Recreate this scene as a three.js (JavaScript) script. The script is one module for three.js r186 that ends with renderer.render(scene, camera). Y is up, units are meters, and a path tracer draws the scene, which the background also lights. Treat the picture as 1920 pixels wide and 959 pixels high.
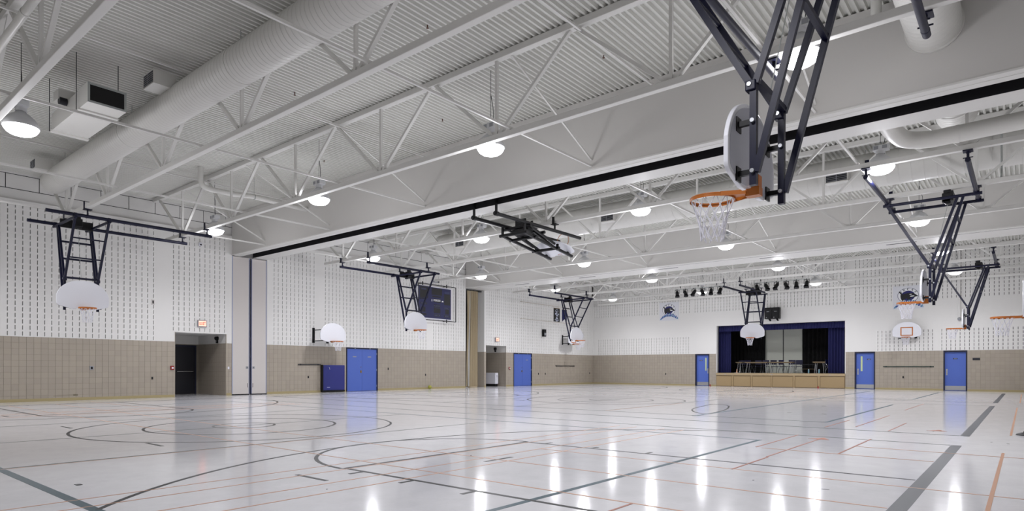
import * as THREE from 'three';
import { mergeGeometries } from 'three/addons/utils/BufferGeometryUtils.js';
import { RoundedBoxGeometry } from 'three/addons/geometries/RoundedBoxGeometry.js';
import { ImprovedNoise } from 'three/addons/math/ImprovedNoise.js';

/* ---------- camera, exposure, scene ---------- */
// x = metres from the left wall, y = up, z = -(metres away from the camera's end of the hall)
const scene = new THREE.Scene();
scene.background = new THREE.Color(0x050505);
const FOCAL = 1167, CAM = [25.99, 1.16, 0];
const camera = new THREE.PerspectiveCamera(2 * Math.atan(479.5 / FOCAL) * 180 / Math.PI, 1920 / 959, 0.05, 200);
camera.position.set(CAM[0], CAM[1], CAM[2]);
camera.rotation.order = 'YXZ';
camera.rotation.set(0, THREE.MathUtils.degToRad(39.54), 0.00219);
camera.setViewOffset(1920, 959, 0, -212.2, 1920, 959);          // rising-front lens
scene.add(camera);
const renderer = new THREE.WebGLRenderer({ antialias: true });
renderer.toneMapping = THREE.LinearToneMapping;
renderer.toneMappingExposure = 1.1;
renderer.shadowMap.enabled = true;
const LAMP_POWER = 4.8, BEAM_POWER = 43, LENS_GLOW = 6, LAMP_COLOR = new THREE.Color(0.985, 0.98, 1.03);

/* ---------- helpers ---------- */
const PI = Math.PI, Q = 0.2032, WIDE = 27.4, END = 41.41;
let seed = 7; const rnd = () => { seed = (seed * 16807) % 2147483647; return seed / 2147483647; };
const used = {};
const numbered = n => { const k = used[n] = (used[n] ?? -1) + 1; return k ? n + '_' + String(k).padStart(3, '0') : n; };
const V = (x, y, d) => new THREE.Vector3(x, y, -d);
function uvMetres(g) {
  const p = g.attributes.position, n = g.attributes.normal, uv = new Float32Array(p.count * 2);
  for (let i = 0; i < p.count; i++) {
    const ax = Math.abs(n.getX(i)), ay = Math.abs(n.getY(i)), az = Math.abs(n.getZ(i));
    if (ay > ax && ay > az) { uv[2 * i] = p.getX(i); uv[2 * i + 1] = p.getZ(i); }
    else if (ax > az) { uv[2 * i] = p.getZ(i); uv[2 * i + 1] = p.getY(i); }
    else { uv[2 * i] = p.getX(i); uv[2 * i + 1] = p.getY(i); }
  }
  g.setAttribute('uv', new THREE.BufferAttribute(uv, 2)); return g;
}
const plain = g => (g.index ? g.toNonIndexed() : g);
function join(list) {
  const a = (Array.isArray(list) ? list.flat(9) : [list]).map(plain);
  return a.length === 1 ? a[0] : mergeGeometries(a, false);
}
function part(name, geos, mat, parent, label) {
  const m = new THREE.Mesh(join(geos), mat);
  m.name = numbered(name); m.castShadow = m.receiveShadow = true;
  parent.add(m); if (label) m.userData.label = label; return m;
}
function share(name, geometry, mat, parent) {
  const m = new THREE.Mesh(geometry, mat); m.name = numbered(name); m.castShadow = m.receiveShadow = true; parent.add(m); return m;
}
function tag(o, label, category, group) { o.userData.label = label; o.userData.category = category; if (group) o.userData.group = group; return o; }
function thing(name, label, category, pos, turn = 0, group) {
  const o = new THREE.Group(); o.name = numbered(name); o.position.copy(pos); o.rotation.y = turn; scene.add(o);
  return tag(o, label, category, group);
}
function shell(name, pos, turn = 0) {
  const o = new THREE.Group(); o.name = numbered(name); if (pos) o.position.copy(pos); o.rotation.y = turn; o.userData.kind = 'structure'; scene.add(o); return o;
}
function copyOf(src, label, pos, turn) {
  const o = src.clone(); o.name = numbered(src.name.replace(/_\d+$/, '')); o.userData = { ...src.userData };
  if (label) o.userData.label = label; if (pos) o.position.copy(pos); if (turn !== undefined) o.rotation.y = turn;
  scene.add(o); return o;
}
// box from corner to corner
const box = (x0, x1, y0, y1, z0, z1) => uvMetres(new THREE.BoxGeometry(Math.abs(x1 - x0), Math.abs(y1 - y0), Math.abs(z1 - z0)).translate((x0 + x1) / 2, (y0 + y1) / 2, (z0 + z1) / 2));
const boxD = (x0, x1, y0, y1, d0, d1) => box(x0, x1, y0, y1, -d1, -d0);
const soft = (w, h, d, r, x, y, z) => new RoundedBoxGeometry(w, h, d, 2, r).translate(x, y, z);
function along(g, a, b) {            // geometry along +y of unit length -> from a to b
  const dir = b.clone().sub(a), L = dir.length(); g.scale(1, L, 1);
  const q = new THREE.Quaternion(); dir.normalize();
  if (Math.abs(dir.y) > 0.9999) q.setFromUnitVectors(new THREE.Vector3(0, 1, 0), dir);
  else { // keep the bar's x axis level
    const x = new THREE.Vector3(0, 1, 0).cross(dir).normalize(), z = x.clone().cross(dir);
    q.setFromRotationMatrix(new THREE.Matrix4().makeBasis(x, dir, z));
  }
  return g.applyQuaternion(q).translate((a.x + b.x) / 2, (a.y + b.y) / 2, (a.z + b.z) / 2);
}
const bar = (a, b, w, h = w) => along(new THREE.BoxGeometry(w, 1, h), a, b);
const rod = (a, b, r, n = 12) => along(new THREE.CylinderGeometry(r, r, 1, n), a, b);
const P3 = (x, y, z) => new THREE.Vector3(x, y, z);
const lathe = (pts, n = 32) => new THREE.LatheGeometry(pts.map(p => new THREE.Vector2(p[0], p[1])), n);
const disc = (r, h, n, x, y, z, axis = 'z') => { const g = new THREE.CylinderGeometry(r, r, h, n); if (axis === 'z') g.rotateX(PI / 2); if (axis === 'x') g.rotateZ(PI / 2); return g.translate(x, y, z); };
function tube(pts, r, seg = 24, n = 8, closed = false) { return new THREE.TubeGeometry(new THREE.CatmullRomCurve3(pts, closed, 'centripetal'), seg, r, n, closed); }
const ordinal = ['first', 'second', 'third', 'fourth', 'fifth', 'sixth', 'seventh', 'eighth', 'ninth', 'tenth'];

/* ---------- textures and materials ---------- */
const noise = new ImprovedNoise();
function noiseTexture(size, octaves, lo, hi, tint = [1, 1, 1], z = 3.7) {
  const d = new Uint8Array(size * size * 4);
  for (let y = 0; y < size; y++) for (let x = 0; x < size; x++) {
    let v = 0, a = 0.5, s = 0;
    for (const f of octaves) { // blend of four shifted samples makes it tile
      const u = x / size, w = y / size, n = (i, j) => noise.noise((u - i) * f, (w - j) * f, z + f);
      v += a * ((n(0, 0) * (1 - u) + n(1, 0) * u) * (1 - w) + (n(0, 1) * (1 - u) + n(1, 1) * u) * w); s += a; a *= 0.6;
    }
    const t = Math.min(1, Math.max(0, 0.5 + v / s * 0.9)), c = lo + (hi - lo) * t, k = (y * size + x) * 4;
    d[k] = 255 * c * tint[0]; d[k + 1] = 255 * c * tint[1]; d[k + 2] = 255 * c * tint[2]; d[k + 3] = 255;
  }
  const t = new THREE.DataTexture(d, size, size); t.wrapS = t.wrapT = THREE.RepeatWrapping; t.magFilter = THREE.LinearFilter; t.minFilter = THREE.LinearMipmapLinearFilter; t.generateMipmaps = true; t.needsUpdate = true; return t;
}
function repeat(t, metres, color = false) { const c = t.clone(); c.repeat.set(1 / metres, 1 / metres); if (color) c.colorSpace = THREE.SRGBColorSpace; c.needsUpdate = true; return c; }
const speck = noiseTexture(256, [6, 14, 40, 90], 0.93, 1.0);
const grainTex = noiseTexture(256, [30, 70, 120], 0.25, 0.75);
const M = {};
const mat = (name, color, roughness = 0.6, extra = {}) => (M[name] = new THREE.MeshPhysicalMaterial({ color, roughness, ...extra }));
mat('floor', 0xe3e3e7, 0.11, { map: repeat(speck, 1.7, true), bumpMap: repeat(grainTex, 0.9), bumpScale: 0.00012 });
mat('white', 0xdcdbd8, 0.75, { bumpMap: repeat(grainTex, 0.4), bumpScale: 0.0006 });
mat('bulkhead', 0xc4c2be, 0.8);
mat('deck', 0xd0d0ca, 0.6);
mat('steel', 0xd2d1cd, 0.55);
mat('duct', 0xd0cfca, 0.42);
mat('filler', 0x161616, 0.95);
mat('grout', 0x878071, 0.85);
[[0xa0978a, 0], [0x9e9588, 1], [0xa2998b, 2]].forEach(([c, i]) => mat('block' + i, c, 0.5, { bumpMap: repeat(grainTex, 0.3), bumpScale: 0.0005 }));
mat('base', 0xa0936b, 0.55);
mat('navy', 0x090a18, 0.45);
mat('jointBlack', 0x0c0c10, 0.9);
mat('door', 0x4a64b4, 0.42);
mat('doorFrame', 0x11142f, 0.5);
mat('black', 0x09090c, 0.45, { specularIntensity: 0.6 });
mat('paintedNavy', 0x080b28, 0.42, { specularIntensity: 0.6 });
mat('board', 0xd9dae0, 0.22, { clearcoat: 0.5, clearcoatRoughness: 0.15 });
mat('boardBack', 0xb4b6c0, 0.4);
mat('orange', 0xb06420, 0.4);
mat('net', 0xdcdce4, 0.8);
mat('chrome', 0xc4c6c8, 0.25, { metalness: 0.9 });
mat('bolt', 0xb9bcc0, 0.3, { metalness: 0.8 });
mat('aluminium', 0xb4b5b4, 0.35, { metalness: 0.6 });
mat('kick', 0xb9babb, 0.28, { metalness: 0.9 });
mat('brass', 0x83671f, 0.4, { metalness: 0.6 });
mat('panel', 0xc6c1bd, 0.6);
mat('seamBlue', 0x2a3150, 0.5);
mat('edgeBlue', 0x9aa0b8, 0.5);
mat('teal', 0x2c4a54, 0.4, { specularIntensity: 0.45 });
mat('darkLine', 0x0b1110, 0.4, { specularIntensity: 0.45 });
mat('greenLine', 0x1f3833, 0.4, { specularIntensity: 0.45 });
mat('grayLine', 0x45484e, 0.4, { specularIntensity: 0.45 });
mat('orangeLine', 0xbd9175, 0.4, { specularIntensity: 0.45 });
mat('redLine', 0x9a5f4a, 0.4, { specularIntensity: 0.45 });
mat('curtain', 0xa99b80, 0.9, { sheen: 0.3 });
mat('stageBlue', 0x0f1348, 0.85, { sheen: 0.4, sheenColor: new THREE.Color(0x20286a) });
mat('drape', 0x060607, 0.95);
mat('backdrop', 0xe9ece0, 0.9);
mat('wood', 0x9a8460, 0.5);
mat('woodTop', 0xa59170, 0.5);
mat('plateGrey', 0x8f9196, 0.5);
mat('plateDark', 0x1a1c22, 0.5);
mat('woodShade', 0x7a6749, 0.6);
mat('red', 0x8a1410, 0.4);
mat('blueMat', 0x1d2470, 0.5);
mat('conduit', 0x9fa3a0, 0.4);
mat('rust', 0x5a3a2c, 0.6);
mat('lens', 0xffffff, 0.4, { emissive: LAMP_COLOR, emissiveIntensity: LENS_GLOW });
mat('reflector', 0xc9cacc, 0.35);
mat('ball', 0x9b9a3c, 0.6);
mat('glassPane', 0xb9c79a, 0.3);
mat('cord', 0x202226, 0.7);
function canvasMat(w, h, draw, rough = 0.7, extra = {}) {
  const c = document.createElement('canvas'); c.width = w; c.height = h; const x = c.getContext('2d'); draw(x, w, h);
  const t = new THREE.CanvasTexture(c); t.colorSpace = THREE.SRGBColorSpace; t.anisotropy = 8;
  return new THREE.MeshStandardMaterial({ map: t, roughness: rough, ...extra });
}

/* ================= the hall ================= */
/* ---------- floor and its painted court lines ---------- */
const floor = shell('floor');
part('floor_slab', boxD(-3.2, WIDE + 0.3, -0.25, 0, -1.6, END + 0.4), M.floor, floor);
let lineTop = 0.0012;
function line(x0, x1, d0, d1, m) { lineTop += 0.00001; return part('court_line', boxD(x0, x1, -0.001, lineTop, d0, d1), m, floor); }
const alongX = (d, x0, x1, w, m) => line(x0, x1, d - w / 2, d + w / 2, m);
const alongD = (x, d0, d1, w, m) => line(x - w / 2, x + w / 2, d0, d1, m);
function curveLine(pts, w, m, closed = false) {      // flat ribbon through floor points [x, d]
  const n = pts.length, pos = [], idx = []; lineTop += 0.00001;
  for (let i = 0; i < n; i++) {
    const a = pts[closed ? (i + n - 1) % n : Math.max(0, i - 1)], b = pts[closed ? (i + 1) % n : Math.min(n - 1, i + 1)];
    let tx = b[0] - a[0], td = b[1] - a[1]; const L = Math.hypot(tx, td); tx /= L; td /= L;
    for (const s of [-1, 1]) for (const y of [-0.001, lineTop]) pos.push(pts[i][0] - td * s * w / 2, y, -(pts[i][1] + tx * s * w / 2));
  }
  const last = closed ? n : n - 1;
  for (let i = 0; i < last; i++) {
    const a = 4 * i, b = 4 * ((i + 1) % n);
    idx.push(a + 1, a + 3, b + 1, b + 1, a + 3, b + 3, a, a + 1, b, b, a + 1, b + 1, a + 3, a + 2, b + 3, b + 3, a + 2, b + 2);
  }
  const g = new THREE.BufferGeometry(); g.setAttribute('position', new THREE.Float32BufferAttribute(pos, 3)); g.setIndex(idx);
  const f = g.toNonIndexed(); f.computeVertexNormals(); return part('court_line', uvMetres(f), m, floor);
}
const arc = (cx, cd, r, a0, a1, n = 48) => Array.from({ length: n + 1 }, (_, i) => { const a = (a0 + (a1 - a0) * i / n) * PI / 180; return [cx + r * Math.cos(a), cd + r * Math.sin(a)]; });
const MIDX = 13.75;
for (const [cd, lo, hi] of [[6.15, 0.6, 11.65], [20.1, 13.35, 25.0], [33.6, 27.25, 38.2]]) {
  const mir = x => 2 * MIDX - x;
  // outer border of each third: broad grey ends, thin green sides
  for (const x of [25.175, mir(25.175)]) alongD(x, lo, hi, 0.135, M.grayLine);
  alongX(hi - 0.02, mir(25.1), 25.1, 0.05, M.greenLine); if (cd > 7) alongX(lo + 0.02, mir(25.1), 25.1, 0.05, M.greenLine);
  // teal volleyball court
  const v0 = cd < 7 ? 1.75 : cd < 21 ? 14.87 : 28.4, v1 = cd < 7 ? 10.43 : cd < 21 ? 23.7 : 37.5;
  if (cd < 7) { alongX(v0, mir(22.66), 22.66, 0.085, M.teal); alongX(v1, mir(22.66), 22.66, 0.05, M.teal); }
  else { alongX(v0, mir(22.64), 22.64, 0.05, M.greenLine); }
  for (const x of [22.63, mir(22.63)]) alongD(x, v0 - 0.03, v1 + 0.03, 0.065, M.teal);
  for (const x of [16.97, 13.88, mir(16.9)]) alongD(x, v0, v1, 0.035, M.greenLine);
  alongD(17.03, v0, v0 + 5, 0.02, M.orangeLine);
  // centre circles
  for (const r of [0.57, 1.76, 2.9]) curveLine(arc(MIDX + 0.08, cd + 0.1, r, 0, 360, 96).slice(0, -1), 0.05, M.darkLine, true);
  // keys, free-throw circles, three-point arcs at both ends
  for (const s of [1, -1]) {
    if (cd > 7 && s > 0) continue;
    const X = x => (s > 0 ? x : mir(x)), k = cd - 0.12;
    for (const d of [k - 1.7, k + 1.69]) alongX(d, Math.min(X(19.89), X(25.1)), Math.max(X(19.89), X(25.1)), 0.05, M.darkLine);
    alongD(X(19.91), k - 1.68, k + 1.67, 0.05, M.darkLine);
    curveLine(arc(19.9, k, 1.74, 90, 270).map(([x, d]) => [X(x), d]), 0.05, M.darkLine);
    for (const x of [20.27, 21.11, 21.98]) for (const t of [[-1.9, -1.7], [1.69, 1.88]]) alongD(X(x), k + t[0], k + t[1], 0.05, M.darkLine);
    curveLine(arc(24.1, cd, 5.9, cd < 7 ? 106 : 100, cd < 7 ? 228 : 258, 72).map(([x, d]) => [X(x), d]), 0.05, M.darkLine);
    alongX(k - 2.3, Math.min(X(19.88), X(20.44)), Math.max(X(19.88), X(20.44)), 0.05, M.darkLine);
    alongD(X(20.8), k - 0.27, k + 0.26, 0.05, M.darkLine);
    alongX(k - 2.22, Math.min(X(15.57), X(16.14)), Math.max(X(15.57), X(16.14)), 0.05, M.darkLine);
    if (cd > 7) continue;
    // orange badminton lines
    for (const x of [19.59, 19.97, 20.58, 20.98]) alongD(X(x), cd - 4.9, cd + 5.05, 0.022, M.orangeLine);
    for (const d of [cd - 1.35, cd - 0.15]) alongX(d, Math.min(X(MIDX), X(25.1)), Math.max(X(MIDX), X(25.1)), 0.025, M.orangeLine);
    alongX(cd + 1.05, Math.min(X(20.6), X(26)), Math.max(X(20.6), X(26)), 0.025, M.orangeLine);
  }
}
alongD(19.66, 14.7, 37.3, 0.07, M.teal);
for (const [x, a, b] of [[25.75, 0.6, 11.0], [25.79, 14.0, 24.4], [25.84, 27.8, 37.7]]) alongD(x, a, b, 0.034, M.orangeLine);
for (const [x, a, b] of [[22.9, 9.45, 11.68], [23.35, 8.5, 11.3], [24.01, 9.39, 11.76], [23.38, 3.2, 4.78], [23.37, 7.17, 8.47], [22.89, 13.6, 15.82], [23.35, 14.09, 18.1], [24.0, 13.51, 15.77], [23.34, 20.8, 25.0]])
  alongD(x, a, b, 0.024, M.redLine);
for (const [d, a, b] of [[9.4, 23.0, 25.1], [10.5, 24.0, 26.0]]) alongX(d, a, b, 0.025, M.orangeLine);
alongX(2.02, 18.72, 18.8, 0.05, M.darkLine);
// slender closed loop near the second third's key
{ const c = new THREE.CatmullRomCurve3([[18.55, 17.24], [18.2, 18.9], [18.08, 20.1], [18.5, 19.9], [19.21, 18.22], [19.55, 16.6], [19.6, 15.6], [19.1, 16.1]].map(p => P3(p[0], 0, p[1])), true);
  curveLine(c.getPoints(80).slice(0, -1).map(p => [p.x, p.z]), 0.05, M.darkLine, true); }

// scuffs, plugs and taped arrow heads
for (const [x, d, a, w] of [[23.8, 6.61, 0.03, 0.02], [24.5, 6.56, 0.07, 0.02], [24.46, 6.4, 0.05, 0.02], [20.83, 3.47, 0.02, 0.02], [20.29, 6.05, 0.06, 0.025], [24.66, 14.01, 0.05, 0.03], [25.57, 12.54, 0.04, 0.03], [25.78, 12.44, 0.04, 0.03], [12.12, 26.06, 0.16, 0.16], [15.25, 27.53, 0.16, 0.16], [16.45, 27.68, 0.16, 0.16], [21.09, 21.37, 0.14, 0.14], [21.97, 17.56, 0.12, 0.12], [18.02, 32.57, 0.16, 0.2], [21.08, 17.69, 0.14, 0.12], [2.53, 5.24, 0.1, 0.1]])
  part('scuff_mark', new THREE.CylinderGeometry(0.5, 0.5, 0.0016, 12).scale(w, 1, a).rotateY(x * 7).translate(x, 0.0008, -d), M.darkLine, floor);
for (const [x, d] of [[23.35, 11.26], [24.7, 14.2]]) part('taped_arrow', uvMetres(new THREE.ExtrudeGeometry(new THREE.Shape([[-0.16, -0.1], [0.16, -0.1], [0.02, 0.22]].map(p => new THREE.Vector2(...p))), { depth: 0.0016, bevelEnabled: false }).rotateX(-PI / 2).translate(x, 0.0005, -d)), M.redLine, floor);

/* ---------- walls of scored block below and slotted block above ---------- */
function quadGeo() {                       // collects rectangles given by origin and two edge vectors
  const p = [], n = [], t = [];
  return {
    add(o, a, b) {
      const N = a.clone().cross(b).normalize(), c = [o, o.clone().add(a), o.clone().add(a).add(b), o.clone().add(b)];
      for (const i of [0, 1, 2, 0, 2, 3]) { p.push(c[i].x, c[i].y, c[i].z); n.push(N.x, N.y, N.z); t.push(Math.abs(N.x) > 0.5 ? c[i].z : c[i].x, c[i].y); }
    },
    done() { const g = new THREE.BufferGeometry(); g.setAttribute('position', new THREE.Float32BufferAttribute(p, 3)); g.setAttribute('normal', new THREE.Float32BufferAttribute(n, 3)); g.setAttribute('uv', new THREE.Float32BufferAttribute(t, 2)); return g; }
  };
}
const SLOT_W = 0.023, SLOT_DEEP = 0.09;
function slotted(wall, u0, u1, y0, y1, slots) {       // face at local z = 0 pierced by vertical slots, one per course
  const F = quadGeo(), B = quadGeo(), X = P3(1, 0, 0), Y = P3(0, 1, 0), Z = P3(0, 0, 1);
  const rect = (a, b, c, d) => { if (b - a > 1e-5 && d - c > 1e-5) F.add(P3(a, c, 0), P3(b - a, 0, 0), P3(0, d - c, 0)); };
  let x = u0; const h = SLOT_W / 2;
  const ys = []; for (let i = 0; i < 30; i++) { const a = 2.2 + i * Q + 0.034, b = a + 0.14; if (a >= y0 - 0.001 && b <= y1 + 0.001) ys.push([a, b]); }
  for (const c of slots.filter(s => s - h > u0 && s + h < u1)) {
    rect(x, c - h, y0, y1); let y = y0;
    for (const [a, b] of ys) {
      rect(c - h, c + h, y, a); y = b;
      F.add(P3(c - h, a, -SLOT_DEEP), P3(0, 0, SLOT_DEEP), P3(0, b - a, 0)); F.add(P3(c + h, a, 0), P3(0, 0, -SLOT_DEEP), P3(0, b - a, 0));
      F.add(P3(c - h, a, -SLOT_DEEP), P3(SLOT_W, 0, 0), P3(0, 0, SLOT_DEEP)); F.add(P3(c - h, b, 0), P3(SLOT_W, 0, 0), P3(0, 0, -SLOT_DEEP));
      B.add(P3(c - h, a, -SLOT_DEEP), P3(SLOT_W, 0, 0), P3(0, b - a, 0));
    }
    rect(c - h, c + h, y, y1); x = c + h;
  }
  rect(x, u1, y0, y1);
  part('slotted_block_face', [F.done(), box(u0, u1, y0, y1, -0.3, -0.1)], M.white, wall);
  if (ys.length && slots.length) part('slot_filler', B.done(), M.filler, wall);
}
const range = (a, b, step = Q) => { const r = []; for (let x = a; x <= b + 1e-6; x += step) r.push(x); return r; };
const blockGeos = {};
function blocks(wall, u0, u1, phase, single) {         // eleven courses of square scored blocks from u0 to u1; joints at phase + k*Q
  const many = [[], [], []], H = 2.2 / 11, j = 0.006;
  let a = u0, k = Math.floor((u0 - phase) / Q) + 1;
  while (a < u1 - 0.01) {
    const b = Math.min(u1, phase + k * Q); k++;
    if (b - a > 0.03) for (let i = 0; i < 11; i++) {
      const tone = Math.floor(rnd() * 3), w = b - a - j, key = w.toFixed(3);
      blockGeos[key] ??= uvMetres(new THREE.BoxGeometry(w, H - j, 0.03));
      if (single && single(a)) { const m = share('block', blockGeos[key], M['block' + tone], wall); m.position.set((a + b) / 2, H * (i + 0.5), -0.015); }
      else many[tone].push(blockGeos[key].clone().translate((a + b) / 2, H * (i + 0.5), -0.015));
    }
    a = b;
  }
  many.forEach((m, t) => { if (m.length) part('block_courses', m, M['block' + t], wall).userData.kind = 'stuff'; });
  part('block_joints', box(u0, u1, 0, 2.2, -0.3, -0.011), M.grout, wall);
}
// the long left wall (local x runs away from the camera, local z into the hall)
const wallLeft = shell('wall_left', P3(0, 0, 0), PI / 2);
const L_PHASE = 5.25 + Q / 2;
for (const [a, b] of [[-1.2, 10.51], [12.56, 12.8], [14.38, 18.57], [20.52, 27.1], [28.77, 28.92], [30.88, 31.63], [33.62, END]])
  blocks(wallLeft, a, b, L_PHASE, a < 0 ? u => u > 4.9 : null);
const slotsL = [...range(5.25 - 30 * Q, 9.92), ...range(10.45, 12.5)], slotsM = [...range(14.72, 16.95), ...range(17.37, 23.95), ...range(24.45, 26.92)], slotsR = range(29.01, 41.2);
slotted(wallLeft, -1.2, 10.51, 2.2, 6.77, slotsL); slotted(wallLeft, 10.51, 12.56, 2.58, 6.77, slotsL); slotted(wallLeft, 12.56, 12.8, 2.2, 6.77, []);
slotted(wallLeft, 14.38, 27.1, 2.2, 6.77, slotsM);
slotted(wallLeft, 28.77, 28.92, 2.2, 6.77, []); slotted(wallLeft, 28.92, 30.88, 2.62, 6.77, slotsR); slotted(wallLeft, 30.88, END, 2.2, 6.77, slotsR);
// set-back band of big panels above the ledge
part('upper_band', [box(-1.2, END, 6.75, 7.13, -0.3, -0.09), box(-1.2, END, 7.64, 7.9, -0.3, -0.09)], M.white, wallLeft);
part('dark_joint', box(-1.2, END, 7.1, 7.7, -0.3, -0.115), M.jointBlack, wallLeft);
for (let d = 5.21 - 6 * 0.92; d < END; d += 0.92) part('wall_panel', box(d + 0.012, Math.min(END, d + 0.908), 7.155, 7.615, -0.115, -0.09), M.white, wallLeft);
for (const [a, b] of [[-1.2, 10.5], [12.57, 12.8], [14.39, 18.56], [20.53, 27.1], [28.77, 28.91], [30.89, 31.62], [33.63, END]])
  part('baseboard', soft(b - a, 0.1, 0.012, 0.004, (a + b) / 2, 0.05, 0.003), M.base, wallLeft);
part('scuff_mark', [box(6.52, 7.22, 0.165, 0.175, 0, 0.0015), box(6.6, 7.2, 0.2, 0.206, 0, 0.0015), box(7.1, 7.24, 0.16, 0.22, 0, 0.0015)], M.joinScuff ?? mat('joinScuff', 0x77705f, 0.8), wallLeft);
// pier behind the folded partition, curtain recess
part('pier_block', [box(12.8, 14.38, 0, 7.7, -0.5, -0.16)], M.white, wallLeft);
part('recess_wall', [box(27.0, 28.9, 0, 7.7, -0.95, -0.68), box(27.0, 27.1, 0, 7.7, -0.7, -0.3), box(28.765, 28.8, 2.2, 7.7, -0.7, -0.004)], M.white, wallLeft);
part('recess_block', [box(28.765, 28.8, 0, 2.2, -0.7, -0.005)], M.block1, wallLeft);

// the end wall with the stage (local x = world x)
const wallBack = shell('wall_back', P3(0, 0, -END));
const ST0 = 9.79, ST1 = 17.66;
for (const [a, b] of [[0, 8.3], [9.3, ST0], [ST1, 18.16], [19.22, 22.5], [23.56, WIDE]]) blocks(wallBack, a, b, 19.36 + Q / 2, null);
const lowSlots = [...range(0.5, 7.9), ...range(19.36, 22.03), ...range(22.43, 27.2)], topSlots = [...range(0.13, 7.86), ...range(8.27, 17.79), ...range(18.2, 27.2)];
for (const [a, b] of [[0, ST0], [ST1, WIDE]]) { slotted(wallBack, a, b, 2.2, 3.42, lowSlots); slotted(wallBack, a, b, 3.42, 4.1, []); }
slotted(wallBack, 0, WIDE, 4.1, 5.04, []); slotted(wallBack, 0, WIDE, 5.04, 7.75, topSlots.filter(s => s > 0));
for (const [a, b] of [[0, 8.29], [9.31, ST0], [ST1, 18.15], [19.23, 22.49], [23.57, WIDE]])
  part('baseboard', soft(b - a, 0.1, 0.012, 0.004, (a + b) / 2, 0.05, 0.003), M.base, wallBack);
// walls out of the picture: beside and behind the camera
const wallRight = shell('wall_right');
part('lower_block', boxD(WIDE, WIDE + 0.25, 0, 2.2, -1.4, END + 0.3), M.block1, wallRight); part('upper_block', boxD(WIDE, WIDE + 0.25, 2.2, 7.9, -1.4, END + 0.3), M.white, wallRight);
const wallFront = shell('wall_front');
part('lower_block', boxD(-0.3, WIDE + 0.25, 0, 2.2, -1.45, -1.2), M.block1, wallFront); part('upper_block', boxD(-0.3, WIDE + 0.25, 2.2, 7.9, -1.45, -1.2), M.white, wallFront);

/* ---------- ribbed steel deck ---------- */
const DECK = 7.69, ceiling = shell('ceiling');
{
  const pitch = 0.13, prof = [[0, 0], [0.04, 0], [0.058, 0.058], [0.112, 0.058]], F = quadGeo(), d0 = -1.3, d1 = END + 0.2, LZ = P3(0, 0, -(d1 - d0));
  let last = [-0.2, DECK];
  for (let x = -0.2; x < WIDE + 0.2; x += pitch) for (const [u, v] of [...prof.slice(1), [pitch, 0]]) {
    const cur = [x + u, DECK + v]; F.add(P3(last[0], last[1], -d0), P3(cur[0] - last[0], cur[1] - last[1], 0), LZ); last = cur;
  }
  part('ribbed_deck', F.done(), M.deck, ceiling);
  part('roof_slab', boxD(-0.3, WIDE + 0.3, DECK + 0.07, DECK + 0.25, -1.5, END + 0.4), M.white, ceiling);
}
/* ---------- bulkheads that divide the hall into thirds ---------- */
function bulkhead(d0, d1, bottom, slot0, slot1) {
  const b = shell('bulkhead_wall'), t = 0.035;
  part('face', [boxD(0, WIDE, bottom + t, DECK, d0, d0 + 0.12), boxD(0, WIDE, bottom + t, DECK, d1 - 0.12, d1)], M.bulkhead, b);
  part('lower_trim', boxD(0, WIDE, bottom, bottom + t, d0 - 0.015, slot0), M.steel, b); part('lower_trim', boxD(0, WIDE, bottom, bottom + t, slot1, d1 + 0.012), M.steel, b);
  part('trim_bead', boxD(0, WIDE, bottom - 0.008, bottom + 0.002, (d0 + slot0) / 2 - 0.02, slot0 - 0.01), M.steel, b);
  part('track_pocket', [boxD(0, WIDE, bottom + 0.32, bottom + 0.36, slot0 - 0.05, slot1 + 0.05), boxD(0, WIDE, bottom + t, bottom + 0.34, slot0 - 0.03, slot0 - 0.001), boxD(0, WIDE, bottom + 0.004, bottom + 0.34, slot1 - 0.006, slot1 + 0.03)], M.jointBlack, b);
  return b;
}
const bulk1 = bulkhead(12.8, 14.33, 5.95, 13.17, 13.73);
part('partition_track', boxD(0, WIDE, 6.12, 6.2, 13.4, 13.5), M.jointBlack, bulk1);
const bulk2 = bulkhead(27.1, 28.77, 6.0, 27.33, 27.42);
for (const x of [3.2, 7.6, 12.2, 17.0, 21.8]) part('slot_vent', boxD(x, x + 1.0, 5.995, 6.02, 27.85, 27.95), M.plateDark, bulk2);

/* ---------- alcoves in the left wall ---------- */
function alcove(d0, d1, top, deep) {
  const a = shell('alcove_wall');
  part('upper_face', [boxD(-deep - 0.15, -deep, 2.2, top, d0, d1), boxD(-deep, -0.004, 2.2, top, d1 - 0.004, d1 + 0.1), boxD(-deep, -0.004, 2.2, top, d0 - 0.1, d0 + 0.004), boxD(-deep - 0.15, -0.29, top, top + 0.2, d0 - 0.15, d1 + 0.15)], M.white, a);
  part('lower_face', [boxD(-deep - 0.15, -deep, 0, 2.2, d0 - 0.15, d1 + 0.15), boxD(-deep, -0.004, 0, 2.2, d0 - 0.1, d0 + 0.004), boxD(-deep, -0.004, 0, 2.2, d1, d1 + 0.1)], M.grout, a);
  const list = [];
  for (let k = 0; k * Q < deep; k++) for (let i = 0; i < 11; i++) { const x1 = -k * Q - 0.003, x0 = Math.max(-deep, x1 - Q + 0.006); if (x1 - x0 > 0.03) list.push(boxD(x0, x1, i * 0.2 + 0.003, i * 0.2 + 0.197, d1 - 0.008, d1 + 0.02)); }
  part('block_courses', list, M.block0, a).userData.kind = 'stuff';
  part('corner_trim', [boxD(-0.02, 0.004, 0, top, d0 - 0.01, d0 + 0.008), boxD(-0.02, 0.004, 0, top, d1 - 0.012, d1 + 0.01)], M.block2, a);
  return a;
}
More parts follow.
